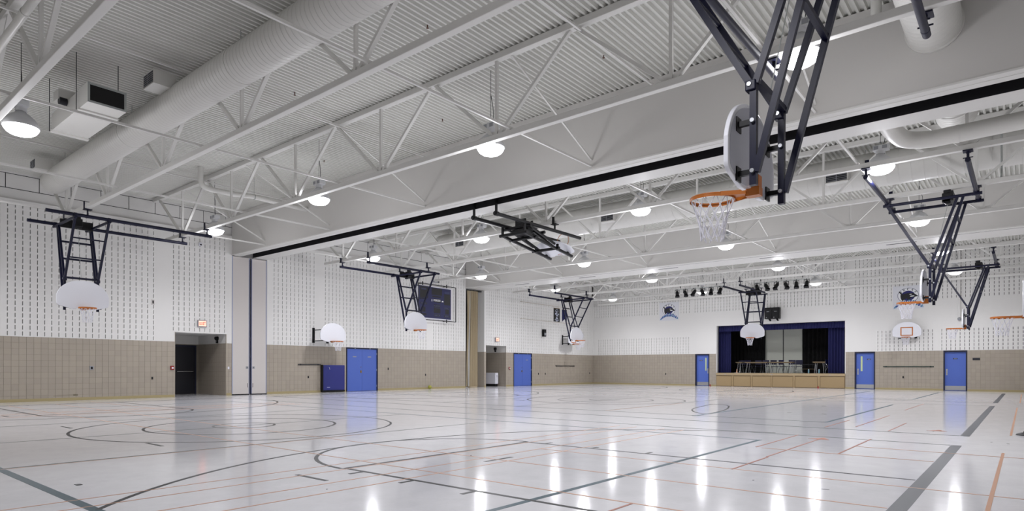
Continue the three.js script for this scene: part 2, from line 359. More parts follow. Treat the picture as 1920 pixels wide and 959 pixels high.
alcove(10.51, 12.56, 2.58, 2.6); alcove(28.92, 30.88, 2.62, 1.9);
{ const d = shell('door_4', V(-2.58, 0, 11.5), PI / 2);
  part('door_frame', [box(-0.95, 0.95, 2.08, 2.16, -0.02, 0.03), box(-0.95, -0.89, 0, 2.08, -0.02, 0.03), box(0.89, 0.95, 0, 2.08, -0.02, 0.03)], M.doorFrame, d);
  for (const s of [-1, 1]) { part('door_leaf', box(s > 0 ? 0.005 : -0.885, s > 0 ? 0.885 : -0.005, 0.01, 2.08, -0.02, 0.01), M.navy, d); part('push_bar', rod(P3(s * 0.12, 1.0, 0.06), P3(s * 0.8, 1.0, 0.06), 0.02), M.chrome, d); } }

/* ---------- doors ---------- */
function doubleDoor(n, pos, turn, w, label, signs) {
  const d = shell('door_' + n, pos, turn), h = w / 2, t = 0.055;
  part('door_frame', [box(-h, h, 2.14, 2.2, -0.12, 0.012), box(-h, -h + t, 0, 2.14, -0.12, 0.012), box(h - t, h, 0, 2.14, -0.12, 0.012), box(-h, h, 0, 2.2, -0.3, -0.13)], M.doorFrame, d);
  for (const s of [-1, 1]) {
    const leaf = part('door_leaf', box(s > 0 ? 0.004 : -h + t + 0.004, s > 0 ? h - t - 0.004 : -0.004, 0.012, 2.132, -0.075, -0.03), M.door, d);
    if (signs.includes(s)) { part('door_sign', box(s * h * 0.47 - 0.11, s * h * 0.47 + 0.11, 1.715, 1.765, -0.03, -0.026), M.plateGrey, leaf); }
    for (const y of [0.25, 1.08, 1.9]) part('hinge', rod(P3(s * (h - t), y - 0.05, -0.02), P3(s * (h - t), y + 0.05, -0.02), 0.014, 8), M.aluminium, d);
    part('closer', box(s * h * 0.47 - 0.03, s * h * 0.47 + 0.03, 2.14, 2.17, -0.02, 0.03), M.aluminium, d);
  }
  part('door_pull', box(-0.11, -0.03, 0.93, 1.05, -0.03, -0.015), M.brass, d);
  part('deadbolt', disc(0.018, 0.02, 12, -0.07, 1.22, -0.022), M.brass, d);
}
doubleDoor(1, V(0, 0, 19.545), PI / 2, 1.95, '', [-1, 1]);
doubleDoor(2, V(0, 0, 32.625), PI / 2, 1.99, '', [1]);
function singleDoor(n, x, w, opt) {
  const d = shell('door_' + n, V(x, 0, END)), h = w / 2, t = 0.06, f = -0.1;
  part('door_frame', [box(-h, h, 2.12, 2.2, -0.2, 0.01), box(-h, -h + t, 0, 2.12, -0.2, 0.01), box(h - t, h, 0, 2.12, -0.2, 0.01), box(-h, h, 0, 2.2, -0.3, -0.2)], M.doorFrame, d);
  const leaf = part('door_leaf', box(-h + t + 0.004, h - t - 0.004, 0.012, 2.112, f - 0.045, f), M.door, d);
  part('kick_plate', box(-h + t + 0.012, h - t - 0.012, 0.03, 0.27, f, f + 0.004), M.kick, leaf);
  part('door_sign', [box(opt.sign - 0.1, opt.sign + 0.1, 1.72, 1.78, f, f + 0.005)], M.plateDark, leaf);
  part('sign_lettering', [box(opt.sign - 0.06, opt.sign + 0.07, 1.738, 1.762, f + 0.005, f + 0.006)], M.plateGrey, leaf);
  part('push_plate', box(opt.push - 0.035, opt.push + 0.035, 0.85, 1.2, f, f + 0.005), M.aluminium, leaf);
  part('pull_handle', tube([P3(opt.push, 0.92, f), P3(opt.push, 0.95, f + 0.05), P3(opt.push, 1.1, f + 0.05), P3(opt.push, 1.13, f)], 0.01, 12, 6), M.aluminium, leaf);
  if (opt.pane !== undefined) { part('vision_pane', box(opt.pane - 0.05, opt.pane + 0.05, 1.05, 1.93, f - 0.002, f + 0.002), M.glassPane, leaf);
    part('pane_frame', [box(opt.pane - 0.065, opt.pane - 0.05, 1.035, 1.945, f - 0.002, f + 0.008), box(opt.pane + 0.05, opt.pane + 0.065, 1.035, 1.945, f - 0.002, f + 0.008), box(opt.pane - 0.065, opt.pane + 0.065, 1.93, 1.945, f - 0.002, f + 0.008), box(opt.pane - 0.065, opt.pane + 0.065, 1.035, 1.05, f - 0.002, f + 0.008)], M.door, leaf); }
}
singleDoor(3, 8.8, 1.0, { sign: -0.12, push: 0.37, pane: 0.22 });
singleDoor(5, 18.69, 1.06, { sign: 0.2, push: -0.37, pane: -0.18 });
singleDoor(6, 23.03, 1.06, { sign: 0.0, push: -0.38 });

/* ---------- stage opening ---------- */
const stagePiece = (name, m, ...g) => { const w = shell(name, P3(0, 0, -END)); part(name.replace(/^(wall|floor|ceiling).*/, '$1_face'), g, m, w); return w; };
stagePiece('floor_stage', M.plateDark, box(ST0 - 1.5, ST1 + 1.5, 0.8, 0.895, -7.5, -0.31), box(ST0, ST1, 0.8, 0.895, -0.31, -0.02));
stagePiece('wall_stage_rear', M.drape, box(ST0 - 1.7, ST1 + 1.7, 0, 4.8, -7.7, -7.5));
stagePiece('wall_stage_left', M.drape, box(ST0 - 1.7, ST0 - 1.5, 0, 4.8, -7.5, -0.3)); stagePiece('wall_stage_right', M.drape, box(ST1 + 1.5, ST1 + 1.7, 0, 4.8, -7.5, -0.3));
stagePiece('ceiling_stage', M.drape, box(ST0 - 1.5, ST1 + 1.5, 4.6, 4.8, -7.5, -0.3));
const stage = shell('trim_1', P3(0, 0, -END));
part('opening_trim', [box(ST0 - 0.02, ST0 + 0.02, 0.9, 4.1, -0.3, 0.004), box(ST1 - 0.02, ST1 + 0.02, 0.9, 4.1, -0.3, 0.004), box(ST0, ST1, 4.08, 4.12, -0.3, 0.004)], M.white, stage);
const sf = thing('stage_platform', 'pale wooden panelled front below the dark stage opening', 'stage', P3(0, 0, -END));
part('top_board', soft(ST1 - ST0, 0.16, 0.06, 0.008, (ST0 + ST1) / 2, 0.82, 0.02), M.woodTop, sf);
part('front_frame', box(ST0, ST1, 0, 0.76, -0.06, 0.008), M.woodShade, sf);
for (const [a, b] of [[10.838, 10.964], [12.096, 12.204], [13.396, 13.464], [14.716, 14.824], [16.136, 16.284]]) part('stile', soft(b - a, 0.74, 0.03, 0.005, (a + b) / 2, 0.375, 0.018), M.wood, sf);
{ const spans = [[9.82, 10.82], [10.98, 12.08], [12.22, 13.38], [13.48, 14.7], [14.84, 16.12], [16.3, 17.62]];
  for (const [a, b] of spans) part('front_panel', soft(b - a, 0.66, 0.03, 0.006, (a + b) / 2, 0.36, 0.02), M.wood, sf);
  for (const x of [10.42, 13.42, 16.82]) part('outlet_plate', box(x - 0.05, x + 0.05, 0.795, 0.835, 0.05, 0.055), M.plateGrey, sf); }

/* ================= roof steel ================= */
const JOISTS = [2.9, 6.24, 9.77, 16.62, 20.0, 23.55, 30.25, 33.7, 37.05, 40.3];
const NODES = [2.45, 6.1, 9.88, 13.72, 17.5, 21.38, 25.0], TOPS = [0.4, 4.35, 7.95, 11.85, 15.6, 19.4, 23.2, 27.0];
const JOIST_WORDS = ['white roof truss crossing the very top left corner, a lamp beneath it', 'white roof truss in front of the long round duct, carrying the leftmost hoop frame', 'white roof truss just in front of the first white bulkhead',
  'first white roof truss beyond the first bulkhead', 'second white roof truss beyond the first bulkhead', 'white roof truss just in front of the second bulkhead',
  'first white roof truss beyond the second bulkhead', 'white roof truss above the row of stage spotlights', 'brightly lit white roof truss close to the stage wall', 'last white roof truss up against the stage wall'];
function makeJoist(d, label) {
  const j = thing('roof_truss', label, 'truss', V(0, 0, d), 0, 'roof trusses');
  const yb = 5.9, yt = 7.55;
  part('bottom_chord', soft(WIDE - 2.2, 0.12, 0.125, 0.012, WIDE / 2, yb + 0.06, 0), M.steel, j);
  part('top_chord', soft(WIDE, 0.139, 0.15, 0.012, WIDE / 2, yt + 0.07, 0), M.steel, j);
  for (const x of NODES) {
    part('web_member', bar(P3(x, yb + 0.1, 0), P3(x, yt + 0.02, 0), 0.06, 0.06), M.steel, j);
    for (const t of TOPS.filter(t => Math.abs(t - x) < 2.3))
      part('web_member', bar(P3(x + Math.sign(t - x) * 0.08, yb + 0.1, 0), P3(t - Math.sign(t - x) * 0.06, yt + 0.02, 0), 0.075, 0.06), M.steel, j);
    part('gusset_plate', box(x - 0.16, x + 0.16, yb + 0.09, yb + 0.2, -0.008, 0.008), M.steel, j);
  }
  return j;
}
JOISTS.forEach((d, i) => makeJoist(d, JOIST_WORDS[i]));
// level bridging bars between trusses and sloping kickers onto the bulkheads
const BRX = [2.7, 7.05, 12.0, 17.9, 22.9];
[['first', -1.1, 12.8, 9.77], ['second', 14.4, 27.1, 23.55], ['last', 28.77, END, 0]].forEach(([w, a, b, k], bay) => BRX.forEach((x, i) => {
  const t = thing('bridging_bar', `thin white bridging bar tying the trusses of the ${w} third, ${ordinal[i]} from the left`, 'brace', V(x, 0, 0));
  part('level_bar', boxD(-0.022, 0.022, 6.03, 6.075, a, b), M.steel, t);
  if (k) part('kicker', bar(P3(0, 7.55, -k), P3(0, 6.2, -(b - 0.01)), 0.035), M.steel, t);
}));
for (const [i, x] of [[0, 4.6], [1, 12.2], [2, 19.6]]) {
  const t = tag(part('upper_bridging_bar', boxD(x - 0.02, x + 0.02, 7.44, 7.48, -1.1, 12.8), M.steel, scene), `${ordinal[i]} thin white bar from left, high under the deck of the first third`, 'brace');
}

/* ================= lamps ================= */
function makeLamp() {
  const g = thing('high_bay_lamp', '', 'lamp', V(0, 0, 0), 0, 'high bay lamps hung in rows from the roof');
  const l = part('lens', lathe([[0.002, -0.15], [0.1, -0.147], [0.19, -0.125], [0.25, -0.085], [0.288, -0.03], [0.3, 0.02], [0.295, 0.03]], 40), M.lens, g); l.castShadow = false;
  part('reflector', lathe([[0.312, 0.01], [0.312, 0.035], [0.29, 0.1], [0.235, 0.19], [0.16, 0.26], [0.1, 0.3], [0.085, 0.33], [0.08, 0.33], [0.095, 0.295], [0.155, 0.255], [0.23, 0.185], [0.285, 0.095], [0.302, 0.01]], 40), M.reflector, g);
  part('ballast_housing', [disc(0.1, 0.12, 24, 0, 0.39, 0, 'y'), soft(0.34, 0.13, 0.2, 0.02, 0.02, 0.47, 0)], M.reflector, g);
  part('housing_vent', [box(-0.13, -0.03, 0.43, 0.51, 0.1, 0.104), box(0.05, 0.15, 0.43, 0.51, 0.1, 0.104)], M.plateGrey, g);
  part('hook', tube([P3(0, 0.53, 0), P3(0.03, 0.58, 0), P3(0, 0.63, 0), P3(-0.03, 0.6, 0)], 0.008, 14, 6), M.bolt, g);
  part('hanger_chain', rod(P3(0, 0.6, 0), P3(0, DECK - 5.98, 0), 0.006, 6), M.cord, g);
  part('power_cord', tube([P3(0.07, 0.53, 0), P3(0.1, 0.75, 0.02), P3(0.05, 0.95, 0), P3(0.01, 1.15, 0)], 0.007, 16, 6), M.cord, g);
  return g;
}
const lampProto = makeLamp(); let firstLamp = true;
const LAMP_X = [4.02, 10.4, 16.95, 23.3];
const ROWS = [[3.36, 'in the row over the air handler'], [10.2, 'in the row before the first bulkhead'], [17.08, 'in the row just beyond the first bulkhead'], [24.05, 'in the row before the second bulkhead'], [30.72, 'in the row just beyond the second bulkhead'], [37.5, 'in the row closest to the stage wall']];
for (const [d, words] of ROWS) LAMP_X.forEach((x, i) => {
  if (d < 4 && i === 2) return;                     // none there
  const o = firstLamp ? lampProto : copyOf(lampProto); firstLamp = false;
  o.position.copy(V(x, 5.98, d)); o.userData.label = `glowing round lamp, ${ordinal[i]} from left ${words}`;
  const p = new THREE.PointLight(LAMP_COLOR, LAMP_POWER * (d < 5 ? 0.62 : d < 11 ? 0.85 : d > 28 && x > 20 ? 0.8 : 1.05), 0, 2), q = new THREE.SpotLight(LAMP_COLOR, BEAM_POWER * (d < 5 ? 0.85 : 1), 0, 1.45, 1, 2);   // the lens scatters to all sides, the reflector throws most of the light down
  p.position.copy(V(x, 5.64, d)); q.position.copy(V(x, 5.6, d)); q.target.position.copy(V(x, 0, d));
  for (const l of [p, q]) { l.castShadow = true; l.shadow.radius = 8; scene.add(l); } scene.add(q.target);
});

/* ================= ducts, pipes, heater ================= */
function spiral(r, len, pitch) {           // round duct with raised spiral seams, along +y
  const pts = [[0.001, 0], [r * 0.96, 0], [r, 0.02]];
  for (let y = pitch; y < len - 0.03; y += pitch) pts.push([r, y - 0.012], [r + 0.007, y - 0.006], [r + 0.007, y + 0.002], [r, y + 0.006]);
  pts.push([r, len - 0.02], [r * 0.96, len], [0.001, len]);
  return lathe(pts, 40);
}
function register(parent, x, y, z, w = 0.55, h = 0.3, deep = 0.4) {          // boxed outlet facing the camera
  part('register_box', box(x - w / 2, x + w / 2, y - h / 2, y + h / 2, z, z + deep), M.duct, parent);
  const g = part('grille', box(x - w / 2 + 0.03, x + w / 2 - 0.03, y - h / 2 + 0.03, y + h / 2 - 0.03, z + deep - 0.01, z + deep + 0.003), M.plateDark, parent);
  part('grille_bar', [box(x - 0.008, x + 0.008, y - h / 2 + 0.03, y + h / 2 - 0.03, z + deep, z + deep + 0.012), ...range(1, 6, 1).map(i => box(x - w / 2 + 0.03, x + w / 2 - 0.03, y - h / 2 + i * h / 7, y - h / 2 + i * h / 7 + 0.01, z + deep, z + deep + 0.008))], M.plateGrey, g);
}
const duct1 = thing('round_duct', 'long white spiral round duct under the deck at upper left, above the first third', 'duct', V(2.3, 7.0, 5.92));
part('duct_body', spiral(0.347, 25.05, 0.125).rotateZ(-PI / 2), M.duct, duct1);
for (const x of [0.55, 9.3, 18]) register(duct1, x, 0.3, 0.2, 0.55, 0.3, 0.45);
for (const x of [1.2, 6.5, 12, 18]) part('duct_strap', disc(0.353, 0.04, 40, x, 0, 0, 'x'), M.duct, duct1), part('hanger_rod', rod(P3(x, 0.35, 0), P3(x, 0.69, 0), 0.008, 6), M.conduit, duct1);
const duct2 = thing('round_duct', 'long white round duct above the middle third, with boxed grilles on its side', 'duct', V(4.3, 7.05, 20.98));
part('duct_body', spiral(0.51, 23.05, 0.3).rotateZ(-PI / 2), M.duct, duct2);
for (const x of [1.75, 9.5, 17.35]) register(duct2, x, -0.16, 0.35, 0.62, 0.36, 0.3);
for (const x of [0.4, 6, 12, 18]) part('duct_strap', disc(0.518, 0.05, 40, x, 0, 0, 'x'), M.duct, duct2), part('hanger_rod', rod(P3(x, 0.5, 0), P3(x, 0.64, 0), 0.008, 6), M.conduit, duct2);
const duct3 = thing('round_duct', 'short wide white round duct piercing the first bulkhead at upper right', 'duct', V(24.77, 7.02, 0));
part('duct_body', spiral(0.4, 9.0, 0.14).rotateX(-PI / 2).translate(0, 0, -8.4), M.duct, duct3);
part('collar', disc(0.43, 0.05, 40, 0, 0, -12.77, 'z'), M.duct, duct3);
const pipe1 = thing('bent_duct', 'smooth white bent round duct turning right beyond the first bulkhead', 'duct', V(0, 0, 0));
part('duct_bend', tube([V(23.75, 6.25, 14.3), V(23.78, 6.22, 14.7), V(23.84, 6.15, 15.2), V(24.0, 6.08, 15.6), V(24.35, 6.05, 15.8), V(24.8, 6.05, 15.82), V(26, 6.07, 15.82), V(WIDE, 6.08, 15.82)], 0.175, 60, 24), M.duct, pipe1);
part('band', [disc(0.182, 0.05, 24, 24.9, 6.05, -15.82, 'x')], M.duct, pipe1);
part('tap_hole', [disc(0.04, 0.01, 16, 24.2, 6.07, -15.59, 'z')], M.plateDark, pipe1);
const pipe2 = thing('drain_pipe', 'white drain pipe dropping from the deck and running to the first bulkhead', 'pipe', V(0, 0, 0));
part('pipe_run', tube([V(5.3, DECK, 9.15), V(5.3, 7.25, 9.15), V(5.3, 7.1, 9.22), V(5.3, 7.05, 9.4), V(5.35, 7.04, 10.2), V(5.6, 7.02, 10.7), V(5.65, 7.0, 11.5), V(5.65, 6.98, 12.79)], 0.085, 60, 16), M.duct, pipe2);
part('pipe_clamp', [disc(0.095, 0.03, 16, 5.62, 7.01, -10.8, 'z'), rod(V(5.62, 7.1, 10.8), V(5.62, DECK, 10.8), 0.006, 6)], M.conduit, pipe2);
const pipe3 = thing('water_pipe', 'fat white pipe at the very top left corner beneath the deck', 'pipe', V(0, 0, 0));
part('pipe_run', rod(V(1.2, 6.95, 2.76), V(WIDE, 6.95, 2.76), 0.065, 16), M.duct, pipe3);
for (const x of [5, 9, 13.4, 18, 22]) part('pipe_collar', disc(0.075, 0.08, 16, x, 6.95, -2.76, 'x'), M.duct, pipe3);
const stub = thing('drain_stub', 'short white pipe stub hanging from the deck right of the big dark hoop', 'pipe', V(24.0, 0, 12.2));
part('pipe_run', rod(P3(0, 7.2, 0), P3(0, DECK, 0), 0.085, 20), M.duct, stub); part('pipe_cap', disc(0.092, 0.05, 20, 0, 7.21, 0, 'y'), M.duct, stub);
const con = thing('electrical_conduit', 'thin grey conduit dropping from the truss above the right-hand hoop frame', 'conduit', V(0, 0, 0));
part('conduit_run', tube([V(25.5, DECK, 20.25), V(25.5, 7, 20.25), V(25.5, 6.15, 20.25), V(25.48, 6.03, 20.22), V(25.4, 6.03, 20.14), V(25.3, 6.03, 20.09)], 0.022, 40, 8), M.conduit, con);
// suspended unit heater box with black grille
const hv = thing('air_handler', 'white ceiling-hung air handler box with a black grille', 'air handler', V(11.4, 0, 0));
part('casing', [boxD(-0.55, 0, 6.53, 6.93, 4.22, 4.92), boxD(-2.4, -0.55, 6.53, 6.9, 4.22, 4.92)], M.duct, hv);
part('grille', boxD(0, 0.006, 6.57, 6.89, 4.26, 4.88), M.filler, hv);
part('grille_frame', [boxD(0, 0.014, 6.53, 6.57, 4.22, 4.92), boxD(0, 0.014, 6.89, 6.93, 4.22, 4.92), boxD(0, 0.014, 6.57, 6.89, 4.22, 4.26), boxD(0, 0.014, 6.57, 6.89, 4.88, 4.92)], M.conduit, hv);
for (const x of [-2.43, -0.56]) part('base_rail', boxD(x - 0.07, x + 0.07, 6.5, 6.53, 4.2, 4.94), M.duct, hv);
part('fan_motor', [disc(0.08, 0.14, 20, -1.3, 6.86, -4.14, 'z')], M.navy, hv);
part('control_box', boxD(-1.62, -1.25, 6.9, 7.1, 4.05, 4.35), M.duct, hv);
for (const x of [-2.42, -0.56]) for (const d of [4.18, 4.95]) part('hanger_rod', rod(V(x, 6.5, d), V(x, DECK, d), 0.008, 6), M.cord, hv);
// fire sprinklers under the deck
{ let proto, k = 0; const words = ['first', 'middle'];
  for (const [x, d, w] of [[12.6, 8.1, 'between the second and third truss, left one'], [17.2, 8.1, 'between the second and third truss, right one'], [9.0, 11.3, 'in front of the first bulkhead, left one'], [14.2, 11.4, 'in front of the first bulkhead, middle one'], [19.2, 11.2, 'in front of the first bulkhead, right one'], [10, 18.3, 'beyond the first bulkhead, left one'], [17.8, 18.2, 'beyond the first bulkhead, right one']]) {
    const label = `tiny brown sprinkler head under the deck ${w}`;
    if (!proto) { proto = thing('sprinkler_head', label, 'sprinkler', V(x, DECK, d), 0, 'fire sprinkler heads'); part('pipe_drop', rod(P3(0, 0.06, 0), P3(0, -0.03, 0), 0.012, 8), M.rust, proto); part('deflector', disc(0.026, 0.006, 12, 0, -0.05, 0, 'y'), M.rust, proto); part('yoke', rod(P3(0, -0.03, 0), P3(0, -0.05, 0), 0.006, 6), M.rust, proto); }
    else copyOf(proto, label, V(x, DECK, d));
  } }

/* ================= basketball hoops ================= */
// local frame: +x the way the board faces, y height above the floor, z sideways
const RIM_R = 0.2286, RIM_Y = 2.985;
const fan = new THREE.Shape();
fan.moveTo(-0.685, 0.17); fan.lineTo(-0.685, 0.4); fan.bezierCurveTo(-0.6, 0.72, -0.3, 0.87, 0, 0.87); fan.bezierCurveTo(0.3, 0.87, 0.6, 0.72, 0.685, 0.4);
fan.lineTo(0.685, 0.17); fan.quadraticCurveTo(0.68, 0.1, 0.6, 0.08); fan.lineTo(0.32, 0); fan.lineTo(0.2, 0.0); fan.lineTo(0.15, 0.05); fan.lineTo(-0.15, 0.05); fan.lineTo(-0.2, 0); fan.lineTo(-0.32, 0); fan.lineTo(-0.6, 0.08); fan.quadraticCurveTo(-0.68, 0.1, -0.685, 0.17);
const boardGeo = new THREE.ExtrudeGeometry(fan, { depth: 0.03, bevelEnabled: true, bevelSize: 0.008, bevelThickness: 0.008, bevelSegments: 2, curveSegments: 20 }).rotateY(PI / 2);
const boardBackGeo = new THREE.ExtrudeGeometry(fan, { depth: 0.004, bevelEnabled: false, curveSegments: 20 }).scale(0.94, 0.93, 1).translate(0, 0.028, 0).rotateY(PI / 2);
const netGeo = (() => {
  const g = [], n = 12, prof = t => 0.224 * (1 - t) + 0.118 * t - 0.035 * Math.sin(PI * t) * 0.6;
  for (const s of [-1, 1]) for (let i = 0; i < n; i++) {
    const a0 = i / n * 2 * PI, pts = [];
    for (let k = 0; k <= 12; k++) { const t = k / 12, a = a0 + s * t * 2.2 * 2 * PI / n, r = prof(t); pts.push(P3(r * Math.cos(a), -0.43 * t - 0.012 * Math.sin(5 * a0 + t * 4) * t, r * Math.sin(a))); }
    g.push(new THREE.TubeGeometry(new THREE.CatmullRomCurve3(pts), 24, 0.0052, 5));
  }
  return join(g);
})();
const rimGeo = [new THREE.TorusGeometry(RIM_R, 0.0095, 10, 40).rotateX(PI / 2), new THREE.CylinderGeometry(RIM_R + 0.006, RIM_R + 0.006, 0.03, 40, 1, true).translate(0, -0.018, 0)];
const targetFrame = x => [[-0.3, 0.3, 0.53, 0.585], [-0.3, 0.3, 0.1, 0.15], [-0.3, -0.245, 0.15, 0.53], [0.245, 0.3, 0.15, 0.53]].map(([a, b, c, d]) => box(x, x + 0.004, c, d, a, b));
function hoopFront(g, face, target) {        // board whose front face stands at local x = face, with rim and net
  const b = share('backboard', boardGeo, M.board, g); b.position.set(face - 0.038, RIM_Y - 0.02, 0);
  const k = share('board_back', boardBackGeo, M.boardBack, b); k.position.set(-0.012, 0, 0);
  if (target) part('target_frame', targetFrame(0.0385), M.orange, b);
  const cx = face + 0.15 + RIM_R, r = part('rim', [...rimGeo.map(q => q.clone().translate(cx, RIM_Y, 0)),
    box(face - 0.12, face - 0.05, RIM_Y + 0.031, RIM_Y + 0.15, -0.05, 0.05), box(face - 0.125, face + 0.014, RIM_Y - 0.052, RIM_Y + 0.031, -0.055, 0.055), bar(P3(face, RIM_Y - 0.01, -0.08), P3(cx - 0.15, RIM_Y - 0.01, -0.17), 0.014, 0.045), bar(P3(face, RIM_Y - 0.01, 0.08), P3(cx - 0.15, RIM_Y - 0.01, 0.17), 0.014, 0.045), box(face, face + 0.16, RIM_Y - 0.012, RIM_Y + 0.004, -0.08, 0.08)], M.orange, g);
  const n = share('net', netGeo, M.net, g); n.position.set(cx, RIM_Y - 0.012, 0);
}
const HALF = 0.44, PIPE_Y = 5.68, FACE = 0.2;
function makeBackstop(opt) {
  // opt.pipesAlong: 'side' (ceiling pipes run sideways to the board) or 'front' (in the facing direction)
  const g = thing('basketball_backstop', opt.label, 'basketball hoop', opt.pos, opt.turn, 'folding hoops hung from the roof');
  const R = 0.052, steel = M.paintedNavy, [e0, e1] = opt.ends, F = 0.97, B = -0.97;
  if (opt.pipesAlong === 'side') {
    for (const x of [F, B]) part('ceiling_pipe', rod(P3(x, PIPE_Y, e0), P3(x, PIPE_Y, e1), R, 16), steel, g);
    for (const z of [-HALF, HALF]) part('cross_tube', rod(P3(F + 0.1, PIPE_Y - 0.07, z), P3(B - 0.12, PIPE_Y - 0.07, z), 0.04, 14), steel, g);
    for (const x of [F, B]) for (const z of opt.hangers) part('hanger', [bar(P3(x, PIPE_Y, z), P3(x, 5.9, z), 0.05, 0.03), bar(P3(x, 5.86, z + 0.09), P3(x, 6.12, z + 0.09), 0.09, 0.02), box(x - 0.09, x + 0.09, 5.87, 5.893, z - 0.1, z + 0.1), rod(P3(x - 0.09, PIPE_Y + 0.06, z), P3(x + 0.09, PIPE_Y + 0.06, z), 0.012, 8), disc(0.055, 0.05, 14, x, PIPE_Y, z, 'z')], steel, g);
    for (const x of [F, B]) for (const z of [-HALF, HALF]) part('pipe_clamp', [soft(0.13, 0.16, 0.09, 0.015, x, PIPE_Y - 0.03, z), rod(P3(x - 0.09, PIPE_Y - 0.1, z), P3(x + 0.09, PIPE_Y - 0.1, z), 0.014, 8)], steel, g);
  } else {
    for (const z of [-HALF, HALF]) part('ceiling_pipe', rod(P3(e0, PIPE_Y, z), P3(e1, PIPE_Y, z), R, 16), steel, g);
    for (const x of [F - 0.1, B + 0.2]) part('cross_tube', rod(P3(x, PIPE_Y - 0.08, -HALF - 0.12), P3(x, PIPE_Y - 0.08, HALF + 0.12), 0.04, 14), steel, g);
    for (const z of [-HALF, HALF]) for (const x of opt.hangers) part('hanger', [bar(P3(x, PIPE_Y, z), P3(x, 5.9, z), 0.05, 0.03), bar(P3(x + 0.09, 5.86, z), P3(x + 0.09, 6.12, z), 0.09, 0.02), box(x - 0.1, x + 0.1, 5.87, 5.893, z - 0.09, z + 0.09), disc(0.055, 0.05, 14, x, PIPE_Y, z, 'x')], steel, g);
  }
  // winch and its cable
  const wz = opt.pipesAlong === 'side' ? 0 : 0, wx = opt.pipesAlong === 'side' ? -0.35 : 0.1;
  part('winch', [soft(0.26, 0.24, 0.2, 0.02, wx, PIPE_Y + 0.02, wz), disc(0.1, 0.2, 18, wx, PIPE_Y - 0.06, wz, 'z'), soft(0.16, 0.12, 0.12, 0.015, wx + 0.02, PIPE_Y + 0.19, wz), box(wx - 0.14, wx - 0.08, PIPE_Y - 0.16, PIPE_Y + 0.1, wz - HALF, wz + HALF)], M.black, g);
  part('hoist_cable', rod(P3(wx, PIPE_Y - 0.12, wz), P3(-0.02, 3.98, 0), 0.006, 6), M.conduit, g);
  const top = PIPE_Y - 0.1, K = 3.87, lowest = 2.92, T = 0.062, fx = opt.pipesAlong === 'side' ? F : F - 0.1, bx = opt.pipesAlong === 'side' ? -0.7 : B + 0.2;
  for (const z of [-HALF, HALF]) {
    part('mast', bar(P3(0, lowest, z), P3(0, K + 0.03, z), T), steel, g);
    part('front_leg', [bar(P3(0.02, K, z), P3(fx, top, z), 0.06), soft(0.1, 0.1, 0.1, 0.012, 0.02, K, z)], steel, g);
    part('middle_leg', bar(P3(-0.02, K + 0.02, z), P3(bx + 0.12, top, z), 0.06), steel, g);
    part('rear_leg', bar(P3(-0.03, lowest + 0.12, z + Math.sign(z) * 0.012), P3(bx, top, z), 0.06), steel, g);
    for (const y of [3.05, 3.53]) part('board_mount', [bar(P3(0.0, y, z), P3(FACE - 0.05, y, z), 0.045, 0.05), box(FACE - 0.062, FACE - 0.046, y - 0.07, y + 0.07, z - 0.06, z + 0.06)], M.black, g);
    for (const [x, y] of [[0, 3.05], [0, 3.53], [0.03, K + 0.01]]) part('pivot_bolt', disc(0.02, 0.12, 12, x, y, z, 'z'), M.bolt, g);
  }
  const at = (a, b, y) => a.x + (b.x - a.x) * (y - a.y) / (b.y - a.y);
  for (const y of [5.05, 4.5]) part('front_rung', rod(P3(at(P3(0.02, K), P3(fx, top), y), y, -HALF), P3(at(P3(0.02, K), P3(fx, top), y), y, HALF), 0.022, 10), steel, g);
  for (const y of [5.1, 4.55]) part('rear_rung', bar(P3(at(P3(-0.03, lowest + 0.12), P3(bx, top), y), y, -HALF), P3(at(P3(-0.03, lowest + 0.12), P3(bx, top), y), y, HALF), 0.055), steel, g);
  part('knee_rung', bar(P3(-0.02, K + 0.05, -HALF), P3(-0.02, K + 0.05, HALF), 0.06), steel, g);
  hoopFront(g, FACE, false);
  return g;
}
makeBackstop({ label: 'folding hoop with white fan backboard at far left, nearest the camera on that side', pos: V(3.4, 0, 6.38), turn: 0, pipesAlong: 'side', ends: [-3.55, 1.15], hangers: [-3.4, 0.12] });
makeBackstop({ label: 'large dark blue folding hoop at upper right seen from behind its backboard', pos: V(23.98, 0, 6.5), turn: PI, pipesAlong: 'side', ends: [-1.15, 3.55], hangers: [-0.12, 3.4], brace: true });
makeBackstop({ label: 'folding hoop in front of the dark blue scoreboard on the left wall', pos: V(3.4, 0, 19.95), turn: 0, pipesAlong: 'side', ends: [-0.75, 3.45], hangers: [-0.06, 3.33] });
makeBackstop({ label: 'dark folding hoop seen edge-on, its net just above the red-squared wall backboard', pos: V(24.05, 0, 20.0), turn: PI, pipesAlong: 'side', ends: [-3.45, 0.75], hangers: [-3.38, 0.0] });
makeBackstop({ label: 'folding hoop in front of the two small banners near the far left corner', pos: V(3.4, 0, 33.7), turn: 0, pipesAlong: 'side', ends: [-0.7, 3.5], hangers: [0, 3.45] });
makeBackstop({ label: 'distant edge-on folding hoop above the rightmost blue door', pos: V(24.05, 0, 33.8), turn: PI, pipesAlong: 'side', ends: [-3.5, 0.7], hangers: [-3.45, 0.1] });
makeBackstop({ label: 'folding hoop hanging in front of the dark stage opening', pos: V(13.68, 0, 37.1), turn: -PI / 2, pipesAlong: 'front', ends: [-0.65, 3.5], hangers: [-0.05, 3.4] });
